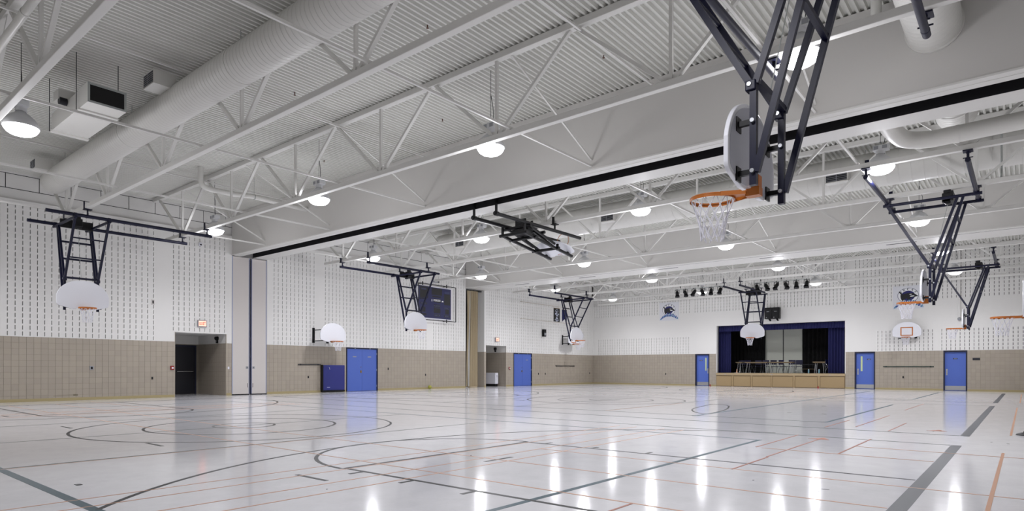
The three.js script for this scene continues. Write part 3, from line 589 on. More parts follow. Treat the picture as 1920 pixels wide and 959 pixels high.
// the hoop that is folded up under the ceiling
{ const g = thing('folded_backstop', 'hoop folded up flat under the ceiling just beyond the first bulkhead', 'basketball hoop', V(13.65, 0, 0), 0, 'folding hoops hung from the roof'), s = M.black, Y = 5.68;
  for (const x of [-0.44, 0.44]) {
    part('ceiling_pipe', rod(V(x, Y, 13.6), V(x, Y, 18.1), 0.055, 16), s, g);
    part('hanger', [bar(V(x, Y, 13.68), V(x, 6.14, 13.68), 0.06, 0.05), disc(0.07, 0.12, 14, x, Y, -13.68, 'z')], s, g);
    part('hanger', [bar(V(x, Y, 16.6), V(x, 5.9, 16.6), 0.05, 0.03), bar(V(x, 5.86, 16.51), V(x, 6.12, 16.51), 0.09, 0.02), box(x - 0.1, x + 0.1, 5.87, 5.893, -16.7, -16.5)], s, g);
    part('leg', bar(V(x, 5.36, 15.0), V(x, 4.98, 17.6), 0.075), s, g);
    part('leg', bar(V(x * 0.75, 5.5, 15.6), V(x * 0.75, 5.12, 16.9), 0.06), s, g);
    part('leg', bar(V(x, 5.6, 15.3), V(x, 5.25, 16.6), 0.06), s, g);
    part('drop_link', bar(V(x, Y, 15.0), V(x, 5.33, 15.0), 0.06), s, g);
    for (const d of [16.75, 17.35]) part('board_mount', bar(V(x, 5.11 - (d - 16.75) * 0.14, d), V(x, 5.27 - (d - 16.75) * 0.14, d), 0.07, 0.06), M.black, g);
  }
  for (const [y, d] of [[5.6, 15.2], [5.36, 15.0], [5.5, 15.9], [5.3, 15.5], [5.12, 16.7]]) part('cross_tube', rod(V(-0.55, y, d), V(0.55, y, d), 0.05, 12), s, g);
  part('winch', [soft(0.34, 0.3, 0.3, 0.02, 0.05, 5.62, -15.6), soft(0.5, 0.14, 0.4, 0.02, 0.1, 5.45, -15.3)], M.black, g);
  part('control_panel', box(-0.62, -0.2, 5.78, 6.05, -15.9, -15.85), M.black, g);
  const b = share('backboard', boardGeo, M.board, g); b.rotation.order = 'YXZ'; b.rotation.set(0, PI / 2, PI / 2 - 0.42); b.position.set(0, 5.03, -17.5);
  part('rim', [new THREE.TorusGeometry(RIM_R, 0.0095, 10, 32).translate(0.25, 0.36, -0.04), box(0.1, 0.28, -0.12, 0.1, -0.06, 0.06), box(0.2, 0.3, 0, 0.15, -0.05, -0.03)].map(q => q.index ? q : q), M.orange, g).position.set(-0.1, 5.18, -17.45);
}
// hoops fixed to the walls
function wallHoop(label, pos, turn, reach, rimY, target) {
  const g = thing('wall_hoop', label, 'basketball hoop', pos, turn, 'hoops fixed to the walls'), dy = rimY - RIM_Y, sub = new THREE.Group();
  for (const z of [-0.38, 0.38]) {
    part('wall_plate', box(0, 0.03, 2.93 + dy, 3.64 + dy, z - 0.06, z + 0.06), M.black, g);
    for (const y of [3.02, 3.53]) part('bracket_arm', bar(P3(0.02, y + dy, z), P3(reach - 0.05, y + dy, z), 0.04), M.black, g);
    part('board_mount', box(reach - 0.1, reach - 0.05, 2.99 + dy, 3.6 + dy, z - 0.03, z + 0.03), M.black, g);
  }
  const before = g.children.length; hoopFront(g, reach, target);
  for (const c of g.children.slice(before)) c.position.y += dy;
  return g;
}
wallHoop('white wall-mounted hoop above the blue crash mat, its shadow on the tiles', V(0, 0, 17.1), 0, 1.05, 2.41, false);
wallHoop('wall-mounted hoop with thin orange square, half hidden behind a folding hoop near the corner', V(0, 0, 37.6), 0, 0.75, 2.95, true);
wallHoop('white fan backboard with a red square on the stage wall below the whale poster', V(20.84, 0, END), -PI / 2, 0.45, 2.97, true);
wallHoop('orange rim and net at the extreme right edge, its board cut off by the frame', V(WIDE, 0, 19.0), PI, 1.47, 2.42, false);

/* ================= things on and along the walls ================= */
let lastPlate;
// frames: onLeft(d, y) has local x away from the camera and z into the hall; onBack(x, y) faces the camera
const onLeft = (name, label, cat, d, y, group) => thing(name, label, cat, V(0, y, d), PI / 2, group);
const onBack = (name, label, cat, x, y, group) => thing(name, label, cat, V(x, y, END), 0, group);
// folded partition doors in the pier
for (const [i, a, b] of [[0, 12.81, 13.585], [1, 13.66, 14.37]]) {
  const t = onLeft('partition_door', `tall pale ${i ? 'right-hand' : 'left-hand'} leaf of the folded partition in the white pier`, 'partition', (a + b) / 2, 0), w = (b - a) / 2;
  part('leaf', box(-w, w, 0.04, 5.92, -0.12, -0.01), M.panel, t);
  part('edge_strip', [box(-w, -w + 0.035, 0.04, 5.92, -0.12, -0.004), box(w - 0.035, w, 0.04, 5.92, -0.12, -0.004)], i ? M.edgeBlue : M.edgeBlue, t);
  part('seam_gasket', box(i ? -w - 0.02 : w - 0.02, i ? -w + 0.02 : w + 0.012, 0.04, 5.85, -0.12, -0.001), M.seamBlue, t);
  part('bottom_sweep', box(-w, w, 0.005, 0.045, -0.1, -0.02), M.black, t);
  part('latch_plate', box(i ? -w + 0.06 : w - 0.16, i ? -w + 0.16 : w - 0.06, 1.13, 1.23, -0.01, 0.0), M.plateGrey, t);
  part('latch_slot', [box(i ? -w + 0.07 : w - 0.1, i ? -w + 0.09 : w - 0.08, 0.32, 0.5, -0.01, -0.006), box(i ? -w + 0.1 : w - 0.12, i ? -w + 0.12 : w - 0.1, 1.15, 1.21, 0, 0.003)], M.plateDark, t);
}
{ const t = onLeft('partition_post', 'slim pale post between the two folded partition leaves', 'post', 13.62, 0); part('post', box(-0.03, 0.03, 0.01, 5.9, -0.16, -0.06), M.panel, t); }
{ const t = thing('floor_plug', 'black round plug lying on the floor at the extreme right edge', 'plug', V(26.0, 0, 14.25)); part('plug_disc', lathe([[0.001, 0.05], [0.08, 0.045], [0.14, 0.02], [0.15, 0.001]], 24), M.black, t); part('plug_grip', box(-0.04, 0.04, 0.045, 0.07, -0.01, 0.01), M.black, t); }
// divider curtain in its recess
{ const t = onLeft('divider_curtain', 'tall tan divider curtain gathered in the wall recess', 'curtain', 27.12, 0);
  const cloth = (left, right, folds, amp, z0) => {           // left(v), right(v): the cloth's edges at height v
    const nu = 110, nv = 24, pos = [], idx = [];
    for (let j = 0; j <= nv; j++) for (let i = 0; i <= nu; i++) {
      const v = j / nv, s = i / nu, x = left(v) + (right(v) - left(v)) * s, f = s * 2 * PI * folds + 0.5 * Math.sin(v * 3.5);
      pos.push(x + 0.03 * Math.sin(2 * f), 0.06 + 5.82 * v, z0 + amp * (0.75 + 0.25 * v) * Math.sin(f));
    }
    for (let j = 0; j < nv; j++) for (let i = 0; i < nu; i++) { const a = j * (nu + 1) + i, b = a + nu + 1; idx.push(a, a + 1, b, b, a + 1, b + 1); }
    const g = new THREE.BufferGeometry(); g.setAttribute('position', new THREE.Float32BufferAttribute(pos, 3)); g.setIndex(idx); g.computeVertexNormals(); return uvMetres(g);
  };
  part('curtain_cloth', cloth(v => 0.3 + 0.12 * v * v, v => 0.97 - 0.02 * v, 3.2, 0.11, -0.02), M.curtain, t);
  part('curtain_cloth', cloth(v => 0.1 + 0.06 * v, v => 0.13 + 0.2 * v, 1.2, 0.05, -0.05), M.curtain, t);
  part('dark_lining', box(0.02, 0.4, 0.03, 5.9, -0.26, -0.2), M.black, t);
  part('curtain_track', box(0.0, 1.5, 5.9, 5.96, -0.28, -0.1), M.black, t);
  part('hem', box(0.32, 0.95, 0.005, 0.07, -0.16, 0.06), M.curtain, t); }
// blue crash mat and its rail
{ const t = onLeft('crash_mat', 'dark blue crash mat standing against the tiles beside the double door', 'crash mat', 17.75, 0);
  part('mat_cover', soft(1.22, 1.22, 0.14, 0.03, 0.02, 0.7, 0.09), M.blueMat, t);
  part('black_edge', [soft(0.06, 1.28, 0.17, 0.015, -0.62, 0.68, 0.09), soft(1.27, 0.07, 0.17, 0.015, 0, 0.055, 0.09)], M.black, t);
  part('corner_tag', bar(P3(-0.28, 1.2, 0.165), P3(-0.24, 1.09, 0.165), 0.045, 0.006), M.net, t);
  part('maker_label', canvasPlate(0.2, 0.045, x => { x.fillStyle = '#20287a'; x.fillRect(0, 0, 128, 32); x.fillStyle = '#dfe3ee'; x.font = 'italic bold 26px sans-serif'; for (let i = 0; i < 5; i++) x.fillRect(8 + i * 22, 8 + (i % 2) * 3, 17, 14); }, 128, 32).translate(-0.3, 0.24, 0.165), lastPlate, t); }
function rail(label, d0, d1, y) { const t = onLeft('mat_rail', label, 'rail', (d0 + d1) / 2, y); const w = (d1 - d0) / 2; part('rail_bar', box(-w, w, -0.02, 0.02, 0.02, 0.05), M.plateDark, t); part('rail_clip', [box(-w + 0.1, -w + 0.16, -0.03, 0.03, 0, 0.03), box(w - 0.16, w - 0.1, -0.03, 0.03, 0, 0.03)], M.plateDark, t); }
rail('thin black rail running along the tiles to the blue crash mat', 15.9, 17.1, 1.33); rail('short thin black rail on the tiles near the far left corner', 36.34, 38.8, 1.36);
{ const t = onBack('mat_rail', 'long thin dark rail on the tiles between the two right-hand blue doors', 'rail', 20.85, 1.32); part('rail_bar', box(-1.22, 1.22, -0.02, 0.02, 0.02, 0.05), M.greenLine, t); part('rail_clip', [box(-1.1, -1.04, -0.03, 0.03, 0, 0.03), box(1.04, 1.1, -0.03, 0.03, 0, 0.03)], M.greenLine, t); }
// exit signs

function canvasPlate(w, h, draw, pw, ph, rough = 0.6, extra = {}) { lastPlate = canvasMat(pw, ph, draw, rough, extra); return new THREE.PlaneGeometry(w, h); }
function exitSign(label, d, y) {
  const t = onLeft('exit_sign', label, 'exit sign', d, y);
  part('sign_box', soft(0.36, 0.27, 0.09, 0.012, 0, 0, 0.045), M.plateGrey, t);
  const draw = x => { x.fillStyle = '#ffb9a4'; x.fillRect(0, 0, 256, 176); x.fillStyle = '#ff2a10'; x.font = 'bold 140px sans-serif'; x.textAlign = 'center'; x.textBaseline = 'middle'; x.save(); x.translate(128, 92); x.scale(0.72, 1); x.fillText('EXIT', 0, 0); x.restore(); };
  const g = canvasPlate(0.3, 0.21, draw, 256, 176);
  const m = lastPlate; m.emissive = new THREE.Color(1, 1, 1); m.emissiveMap = m.map; m.emissiveIntensity = 1.0;
  part('lit_face', g.translate(0, 0, 0.0915), m, t);
  const p = new THREE.PointLight(new THREE.Color(1, 0.3, 0.2), 0.012); p.position.copy(V(0.2, y, d)); scene.add(p);
}
exitSign('small glowing red EXIT sign above the dark doorway at left', 11.54, 2.97);
exitSign('small glowing red EXIT sign above the doorway beside the tan curtain', 29.93, 3.0);
// small fittings on the tiles
function plate(label, cat, frame, w, h, m, name = 'outlet_plate') {
  part('plate', soft(w, h, 0.02, 0.005, 0, 0, 0.01), m, frame); part('socket', box(-w * 0.25, w * 0.25, -h * 0.3, h * 0.3, 0.02, 0.023), M.black, frame); return frame;
}
plate('', '', onLeft('outlet_plate', 'grey double outlet plate on the tiles below the leftmost hoop', 'outlet', 7.66, 1.15), 0.13, 0.14, M.plateGrey);
plate('', '', onLeft('outlet_plate', 'small black outlet low on the tiles left of the dark doorway', 'outlet', 9.68, 0.76), 0.06, 0.1, M.plateDark);
plate('', '', onLeft('outlet_plate', 'beige box plate on the slotted wall left of the first exit sign', 'outlet', 9.7, 3.7), 0.11, 0.2, M.panel);
plate('', '', onLeft('outlet_plate', 'small black outlet in the tiles below the mat rail', 'outlet', 16.45, 0.74), 0.06, 0.1, M.plateDark);
plate('', '', onLeft('outlet_plate', 'black outlet on the tiles just right of the blue double door', 'outlet', 21.2, 1.13), 0.06, 0.12, M.plateDark);
plate('', '', onLeft('outlet_plate', 'black outlet on the tiles above the yellow ball', 'outlet', 23.85, 0.8), 0.06, 0.12, M.plateDark);
plate('', '', onLeft('outlet_plate', 'black outlet low on the tiles right of the second double door, nearer it', 'outlet', 34.35, 0.8), 0.06, 0.12, M.plateDark);
plate('', '', onLeft('outlet_plate', 'black outlet low on the tiles right of the second double door, farther off', 'outlet', 35.15, 0.8), 0.06, 0.12, M.plateDark);
plate('', '', onLeft('outlet_plate', 'small plate low on the tiles close to the far left corner', 'outlet', 40.9, 0.82), 0.06, 0.14, M.plateDark);
plate('', '', onBack('outlet_plate', 'small dark outlet on the stage wall left of the left stage door', 'outlet', 6.1, 0.8), 0.06, 0.12, M.plateDark);
plate('', '', onBack('outlet_plate', 'small dark outlet under the long rail on the stage wall', 'outlet', 20.62, 0.72), 0.07, 0.12, M.plateDark);
function pull(label, d, y) { const t = onLeft('fire_alarm_pull', label, 'fire alarm', d, y); part('pull_body', soft(0.13, 0.16, 0.05, 0.01, 0, 0, 0.025), M.red, t); part('pull_lever', box(-0.03, 0.04, -0.03, 0.03, 0.05, 0.06), M.net, t); }
pull('red fire alarm pull left of the dark doorway', 10.4, 1.16); pull('red fire alarm pull between the second doorway and blue double door', 31.2, 1.18);
{ const t = onLeft('light_switch', 'white light switch on the tiles right of the first doorway', 'switch', 12.66, 1.16); part('plate', soft(0.07, 0.11, 0.012, 0.003, 0, 0, 0.006), M.net, t); part('toggle', box(-0.01, 0.01, -0.02, 0.02, 0.012, 0.022), M.net, t); }
function speakerHorn(label, x, y, d) { const t = thing('horn_strobe', label, 'horn', V(x, y, d), 0); part('horn_head', [soft(0.2, 0.16, 0.1, 0.03, 0, 0.08, 0.05), disc(0.06, 0.06, 16, 0.05, 0.08, 0.12, 'z')], M.black, t); part('horn_neck', box(-0.05, 0.05, -0.13, 0.02, 0, 0.07), M.black, t); part('indicator', box(0.02, 0.05, -0.06, -0.03, 0.07, 0.075), M.plateGrey, t); }
speakerHorn('black horn unit high on the side wall inside the first dark doorway', -0.75, 2.35, 12.56); speakerHorn('black horn unit high on the side wall inside the second doorway', -0.9, 2.38, 30.88);
{ const t = onLeft('security_camera', 'small white dome camera high on the slotted wall near the partition pier', 'camera', 11.47, 6.2); part('camera_base', soft(0.12, 0.14, 0.08, 0.01, 0, 0, 0.04), M.net, t); part('camera_lens', disc(0.03, 0.03, 12, 0, -0.02, 0.09, 'z'), M.black, t); }
{ const t = onLeft('security_camera', 'small camera on a bracket above the scoreboard', 'camera', 24.5, 6.08); part('camera_base', box(-0.25, -0.1, -0.05, 0.05, 0, 0.1), M.net, t); part('camera_body', soft(0.34, 0.09, 0.1, 0.015, 0, 0, 0.14), M.plateGrey, t); part('camera_lens', disc(0.045, 0.03, 12, 0.17, 0, 0.2, 'z'), M.black, t); }
{ const t = onLeft('wall_speaker', 'small black speaker on the slotted wall near the banners', 'speaker', 34.87, 3.65); part('speaker_box', soft(0.26, 0.5, 0.2, 0.02, 0, 0, 0.1), M.black, t); part('speaker_grille', box(-0.1, 0.1, -0.18, 0.0, 0.2, 0.205), M.plateGrey, t); }
{ const t = onLeft('wall_clock', 'pale round clock on the far left wall beside the hoop', 'clock', 39.7, 3.65); part('clock_rim', lathe([[0.001, 0], [0.26, 0], [0.27, 0.05], [0.25, 0.055], [0.245, 0.04], [0.001, 0.04]], 32).rotateX(PI / 2), M.plateGrey, t); part('clock_face', disc(0.245, 0.004, 32, 0, 0, 0.043, 'z'), M.net, t); part('clock_hand', [bar(P3(0, 0, 0.048), P3(0.02, 0.18, 0.048), 0.02, 0.004), bar(P3(0, 0, 0.048), P3(0.12, -0.05, 0.048), 0.025, 0.004)], M.black, t); }
{ const t = thing('radiator', 'white radiator box standing inside the second doorway', 'radiator', V(-1.1, 0, 29.3)); part('radiator_case', soft(1.1, 0.72, 0.3, 0.02, 0, 0.52, -1.3), M.net, t); part('foot', [box(-0.5, 0.5, 0, 0.17, -1.42, -1.2)], M.black, t); part('valve', disc(0.04, 0.06, 12, 0.6, 0.7, -1.3, 'x'), M.net, t); }
{ const t = thing('rubber_ball', 'small yellow ball on the floor at the foot of the left wall', 'ball', V(0.24, 0.11, 23.96)); part('ball_skin', new THREE.SphereGeometry(0.11, 32, 20), M.ball, t); part('ball_seam', [new THREE.TorusGeometry(0.1095, 0.003, 6, 40), new THREE.TorusGeometry(0.1095, 0.003, 6, 40).rotateX(PI / 2)], M.greenLine, t); }
// scoreboard behind its guard frame
{ const t = onLeft('scoreboard', 'dark blue scoreboard with black frame high on the left wall', 'scoreboard', 24.45, 4.87);
  part('cabinet', soft(2.62, 1.85, 0.16, 0.01, -0.02, 0, 0.08), M.net, t);
  const g = canvasPlate(2.5, 1.75, (x, w, h) => {
    x.fillStyle = '#11154a'; x.fillRect(0, 0, w, h); x.fillStyle = '#0a0a0e';
    for (const [a, b, c, d] of [[40, 20, 250, 320], [400, 20, 330, 200], [800, 160, 200, 330], [420, 250, 280, 40], [470, 500, 200, 90], [60, 470, 200, 60], [800, 560, 180, 50], [470, 610, 210, 150], [840, 620, 120, 150], [80, 600, 130, 150], [480, 790, 200, 70], [800, 800, 180, 60], [60, 790, 180, 60], [470, 330, 230, 110]]) x.fillRect(a, b * 0.78, c, d * 0.78);
    x.textAlign = 'center'; x.textBaseline = 'middle'; x.fillStyle = '#f2f2f2'; x.font = 'bold 62px sans-serif'; x.fillText('PERIOD', 570, 296); x.fillRect(402, 275, 18, 52); x.fillRect(725, 292, 52, 30);
    x.fillStyle = '#3a3f6a'; x.font = 'bold 52px sans-serif'; x.fillText('PLAYER', 570, 424); x.fillText('MATCH', 580, 644); x.fillText('FOULS', 890, 458); x.fillText('WON', 890, 648); x.fillText('FOULS', 160, 390); x.fillText('HOME', 165, 60); x.fillText('GUEST', 900, 90);
  }, 1024, 717, 0.45);
  part('score_face', g.translate(-0.02, 0, 0.1625), lastPlate, t);
  const f = 0.3; part('guard_frame', [rod(P3(-1.4, -1, f), P3(1.5, -1, f), 0.02, 8), rod(P3(-1.4, 1, f), P3(1.5, 1, f), 0.02, 8), rod(P3(-1.4, -1, f), P3(-1.4, 1, f), 0.02, 8), rod(P3(1.5, -1, f), P3(1.5, 1, f), 0.025, 8)], M.black, t);
  for (const [x, y] of [[-1.1, 1], [0.75, 1], [-1.1, -1], [0.75, -1]]) part('guard_bracket', [rod(P3(x, y, 0), P3(x, y, f), 0.018, 8), box(x - 0.03, x + 0.03, y - 0.1, y + 0.1, f - 0.01, f + 0.015)], M.black, t); }
// banners at the far left
{ const t = onLeft('banner', 'narrow black banner with pale emblem on the far left wall', 'banner', 36.5, 5.02);
  const g = canvasPlate(0.74, 0.95, (x, w, h) => { x.fillStyle = '#07080c'; x.fillRect(0, 0, w, h); x.strokeStyle = x.fillStyle = '#b9bfd0'; x.lineWidth = 10; x.beginPath(); x.arc(w / 2, 95, 66, PI, 2 * PI); x.stroke(); x.beginPath(); x.ellipse(w / 2, 92, 22, 34, 0, 0, 7); x.fill(); x.fillRect(55, 120, 70, 40); x.fillRect(150, 130, 70, 26); x.fillRect(100, 170, 90, 26); x.beginPath(); x.moveTo(w / 2, 205); x.lineTo(190, 265); x.lineTo(68, 265); x.fill(); x.fillRect(45, 280, 168, 20); x.fillRect(95, 306, 66, 18); }, 256, 330);
  part('banner_cloth', g.translate(0, 0, 0.022), lastPlate, t); part('banner_backing', box(-0.37, 0.37, -0.475, 0.475, 0.004, 0.02), M.drape, t); part('hanging_bar', rod(P3(-0.39, 0.475, 0.02), P3(0.39, 0.475, 0.02), 0.012, 8), M.wood, t); }
{ const t = onLeft('banner', 'swallow-tailed blue pennant beside the black banner', 'banner', 37.47, 5.02), s = new THREE.Shape([[-0.3, 0.44], [0.3, 0.44], [0.3, -0.44], [0, -0.24], [-0.3, -0.44]].map(p => new THREE.Vector2(...p)));
  part('banner_cloth', new THREE.ExtrudeGeometry(s, { depth: 0.012, bevelEnabled: false }).translate(0, 0, 0.006), M.stageBlue, t); part('hanging_bar', rod(P3(-0.32, 0.44, 0.02), P3(0.32, 0.44, 0.02), 0.012, 8), M.wood, t); }
for (const [y, w] of [[5.62, 'upper'], [4.48, 'lower']]) { const t = onLeft('stretched_string', `thin ${w} cord stretched along the far left wall behind the banners`, 'cord', 35.6, y); part('cord_line', rod(P3(-3.2, 0.02, 0.006), P3(2.4, 0, 0.006), 0.008, 6), M.woodTop, t); part('cord_hook', [box(-3.22, -3.18, 0, 0.04, 0, 0.02), box(2.38, 2.42, -0.02, 0.02, 0, 0.02)], M.brass, t); }

/* ---------- end wall ---------- */
function whalePoster(label, x0, x1, y0, y1) {
  const t = onBack('poster', label, 'poster', (x0 + x1) / 2, (y0 + y1) / 2), w = x1 - x0, h = y1 - y0;
  part('poster_board', box(-w / 2, w / 2, -h / 2, h / 2, 0, 0.012), M.net, t);
  const g = canvasPlate(w - 0.01, h - 0.01, (c, W, H) => {
    c.fillStyle = '#d2d3d8'; c.fillRect(0, 0, W, H);
    const cx = 305, cy = 265; c.fillStyle = '#dfe0e2'; c.beginPath(); c.arc(cx, cy, 205, 0, 7); c.fill(); c.strokeStyle = '#39405e'; c.lineWidth = 9; c.stroke();
    c.fillStyle = '#15175c'; c.beginPath(); c.arc(cx, cy + 10, 138, 0, 7); c.fill();
    c.fillStyle = '#15151c'; c.font = 'bold 74px serif'; c.textAlign = 'center'; c.textBaseline = 'middle';
    [...'ORCAS'].forEach((ch, i) => { const a = (-148 + i * 29) * PI / 180; c.save(); c.translate(cx + 172 * Math.cos(a), cy + 172 * Math.sin(a)); c.rotate(a + PI / 2); c.fillText(ch, 0, 0); c.restore(); });
    c.fillStyle = '#0b0b10'; c.beginPath(); c.moveTo(118, 150); c.bezierCurveTo(150, 140, 175, 190, 200, 235); c.bezierCurveTo(270, 190, 390, 185, 440, 235); c.bezierCurveTo(470, 260, 500, 285, 505, 305); c.bezierCurveTo(470, 300, 430, 325, 370, 330); c.bezierCurveTo(350, 345, 350, 380, 330, 410); c.lineTo(285, 400); c.bezierCurveTo(300, 370, 290, 350, 285, 345); c.bezierCurveTo(250, 350, 215, 380, 205, 420); c.lineTo(180, 395); c.bezierCurveTo(150, 330, 150, 260, 160, 220); c.bezierCurveTo(140, 200, 122, 175, 118, 150); c.fill();
    c.fillStyle = '#e6e7ea'; c.beginPath(); c.ellipse(355, 240, 26, 10, -0.1, 0, 7); c.fill(); c.beginPath(); c.ellipse(385, 290, 44, 15, -0.08, 0, 7); c.fill();
    // blue lettering band on a curve below (its word cannot be read in the picture)
    c.lineCap = 'round'; for (let i = 0; i < 13; i++) { const u = i / 12, a = (200 + 140 * u) * PI / 180, R = 470, x = 310 + (u - 0.5) * 520, y = 560 - 150 * Math.sin(PI * u) ** 0.8; c.strokeStyle = i % 2 ? '#27408c' : '#4e7fa6'; c.lineWidth = 30; c.beginPath(); c.moveTo(x - 14, y + 40 + 40 * Math.sin(PI * u)); c.lineTo(x + 14, y - 10); c.stroke(); c.lineWidth = 14; c.beginPath(); c.arc(x + 10, y + 25 + 30 * Math.sin(PI * u), 16, 0, 5); c.stroke(); }
    c.fillStyle = '#d2d3d8'; c.beginPath(); c.ellipse(310, 680, 420, 95, 0, 0, 7); c.fill();
  }, 620, 640);
  part('poster_print', g.translate(0, 0, 0.0135), lastPlate, t);
}
whalePoster('white poster of a black whale in a blue circle left of the stage, lettered ORCAS', 5.6, 7.08, 4.62, 5.92);
whalePoster('white poster of a black whale lettered ORCAS, partly behind a hoop at right', 20.1, 21.62, 4.58, 5.9);
{ const t = onBack('speaker_cluster', 'pair of black loudspeakers mounted above the stage opening', 'speaker', 13.52, 4.7);
  for (const s of [-0.23, 0.23]) { part('speaker_box', soft(0.45, 0.72, 0.32, 0.02, s, 0.03, 0.2), M.black, t); part('badge', box(s - 0.09, s + 0.07, 0.12, 0.15, 0.36, 0.364), M.plateGrey, t); part('lamp_dot', disc(0.03, 0.01, 10, s - 0.1, -0.24, 0.362, 'z'), M.plateGrey, t); part('swivel_bracket', [bar(P3(s + 0.02, -0.3, 0.2), P3(s + 0.12, -0.46, 0.25), 0.1, 0.06)], M.black, t); }
  part('wall_bracket', box(-0.3, 0.3, -0.1, 0.1, 0, 0.06), M.black, t); }
{ const t = onBack('downpipe', 'thin white pipe with a round end hanging on the stage wall at right', 'pipe', 23.22, 0); part('pipe_run', rod(P3(0, 3.95, 0.06), P3(0, 7.6, 0.06), 0.05, 14), M.white, t); part('round_end', new THREE.SphereGeometry(0.09, 20, 14).translate(0, 3.9, 0.08), M.plateGrey, t); part('pipe_clip', [box(-0.06, 0.06, 5, 5.04, 0, 0.06), box(-0.06, 0.06, 6.8, 6.84, 0, 0.06)], M.white, t); }
{ const t = onBack('wall_sign', 'small dark sign on the tiles right of the rightmost blue door', 'sign', 23.95, 1.72); part('sign_plate', box(-0.16, 0.16, -0.065, 0.065, 0, 0.012), M.plateDark, t); part('sign_border', [box(-0.15, 0.15, 0.045, 0.052, 0.012, 0.014), box(-0.15, 0.15, -0.052, -0.045, 0.012, 0.014)], M.seamBlue, t); }
for (const [x, w] of [[9.42, 'left'], [16.2, 'right']]) { const t = thing('marker_cone', `tiny red marker on the floor at the ${w} end of the stage front`, 'cone', V(x, 0, END - 0.16)); part('cone_body', lathe([[0.05, 0.012], [0.022, 0.12], [0.001, 0.125]], 16), M.red, t); part('cone_foot', box(-0.06, 0.06, 0, 0.014, -0.06, 0.06), M.red, t); }

/* ---------- stage: curtains, backdrop, tables, chairs ---------- */
function pleated(x0, x1, y0, y1, z, amp, pitch, seedA) {
  const n = Math.round((x1 - x0) / pitch * 10), pos = [], idx = [], nv = 6;
  for (let j = 0; j <= nv; j++) for (let i = 0; i <= n; i++) { const s = i / n, x = x0 + (x1 - x0) * s; pos.push(x, y0 + (y1 - y0) * j / nv, z + amp * Math.sin(x / pitch * 2 * PI + seedA + 0.3 * Math.sin(j)) + amp * 0.4 * Math.sin(x / pitch * 5.1)); }
  for (let j = 0; j < nv; j++) for (let i = 0; i < n; i++) { const a = j * (n + 1) + i, b = a + n + 1; idx.push(a, a + 1, b, b, a + 1, b + 1); }
  const g = new THREE.BufferGeometry(); g.setAttribute('position', new THREE.Float32BufferAttribute(pos, 3)); g.setIndex(idx); g.computeVertexNormals(); return uvMetres(g);
}
const onStage = (name, label, cat, x, y, d, group, turn = 0) => thing(name, label, cat, V(x, y, d), turn, group);
for (const [a, b, w] of [[9.5, 10.52, 'left'], [16.55, 17.62, 'right']]) { const t = onStage('stage_curtain', `dark blue pleated curtain hanging at the ${w} side of the stage`, 'curtain', (a + b) / 2, 0, END); const h = (b - a) / 2; part('curtain_cloth', pleated(-h, h, 0.92, 3.9, -0.75, 0.05, 0.16, 1), M.stageBlue, t); part('curtain_header', box(-h, h, 3.86, 4.0, -0.79, -0.7), M.stageBlue, t); }
{ const t = onStage('stage_valance', 'dark blue valance across the top of the stage opening', 'curtain', (ST0 + ST1) / 2, 0, END); const h = (ST1 - ST0) / 2 - 0.02; part('valance_cloth', pleated(-h, h, 3.7, 4.09, -0.4, 0.03, 0.16, 2), M.stageBlue, t); part('valance_batten', box(-h, h, 4.06, 4.1, -0.46, -0.3), M.drape, t); }
for (const [a, b, w] of [[9.0, 11.98, 'left'], [14.4, 18.2, 'right']]) { const t = onStage('black_drape', `black drape ${w} of the pale stage backdrop`, 'curtain', (a + b) / 2, 0, END); const h = (b - a) / 2; part('drape_cloth', pleated(-h, h, 0.92, 4.55, -3.3, 0.05, 0.25, 0), M.drape, t); part('drape_batten', box(-h, h, 4.5, 4.6, -3.34, -3.26), M.drape, t); }
for (const [a, b, w] of [[11.5, 13.1, 'left'], [13.13, 14.75, 'right']]) { const t = onStage('backdrop_panel', `pale ${w} half of the backdrop at the rear of the stage`, 'backdrop panel', (a + b) / 2, 0, END); const h = (b - a) / 2; part('backdrop_sheet', box(-h, h, 0.9, 4.6, -3.56, -3.52), M.backdrop, t); part('seam_edge', box(w === 'left' ? h - 0.015 : -h, w === 'left' ? h : -h + 0.015, 0.9, 4.5, -3.518, -3.512), M.plateDark, t); }
// tables
const SY = 0.895;
function stageTable(label, x, d, w, turn = 0) { const t = onStage('folding_table', label, 'table', x, SY, d, undefined, turn); part('table_top', soft(w, 0.035, 0.6, 0.01, 0, 0.72, 0), M.woodTop, t); part('table_apron', box(-w / 2 + 0.05, w / 2 - 0.05, 0.66, 0.703, -0.25, 0.25), M.woodShade, t); for (const sx of [-1, 1]) for (const sz of [-1, 1]) part('leg', rod(P3(sx * (w / 2 - 0.1), 0, sz * 0.24), P3(sx * (w / 2 - 0.16), 0.7, sz * 0.22), 0.017, 10), M.chrome, t); return t; }
stageTable('tan table on the stage, left of the pale backdrop seam, with splayed chrome legs', 12.05, 42.85, 1.5); stageTable('tan table on the stage in front of the backdrop, right of the seam', 13.65, 42.75, 1.5);
stageTable('low tan table on the stage near the right blue curtain', 15.95, 42.8, 0.75); stageTable('small tan desk on the stage far left of the backdrop', 10.85, 43.0, 0.45);
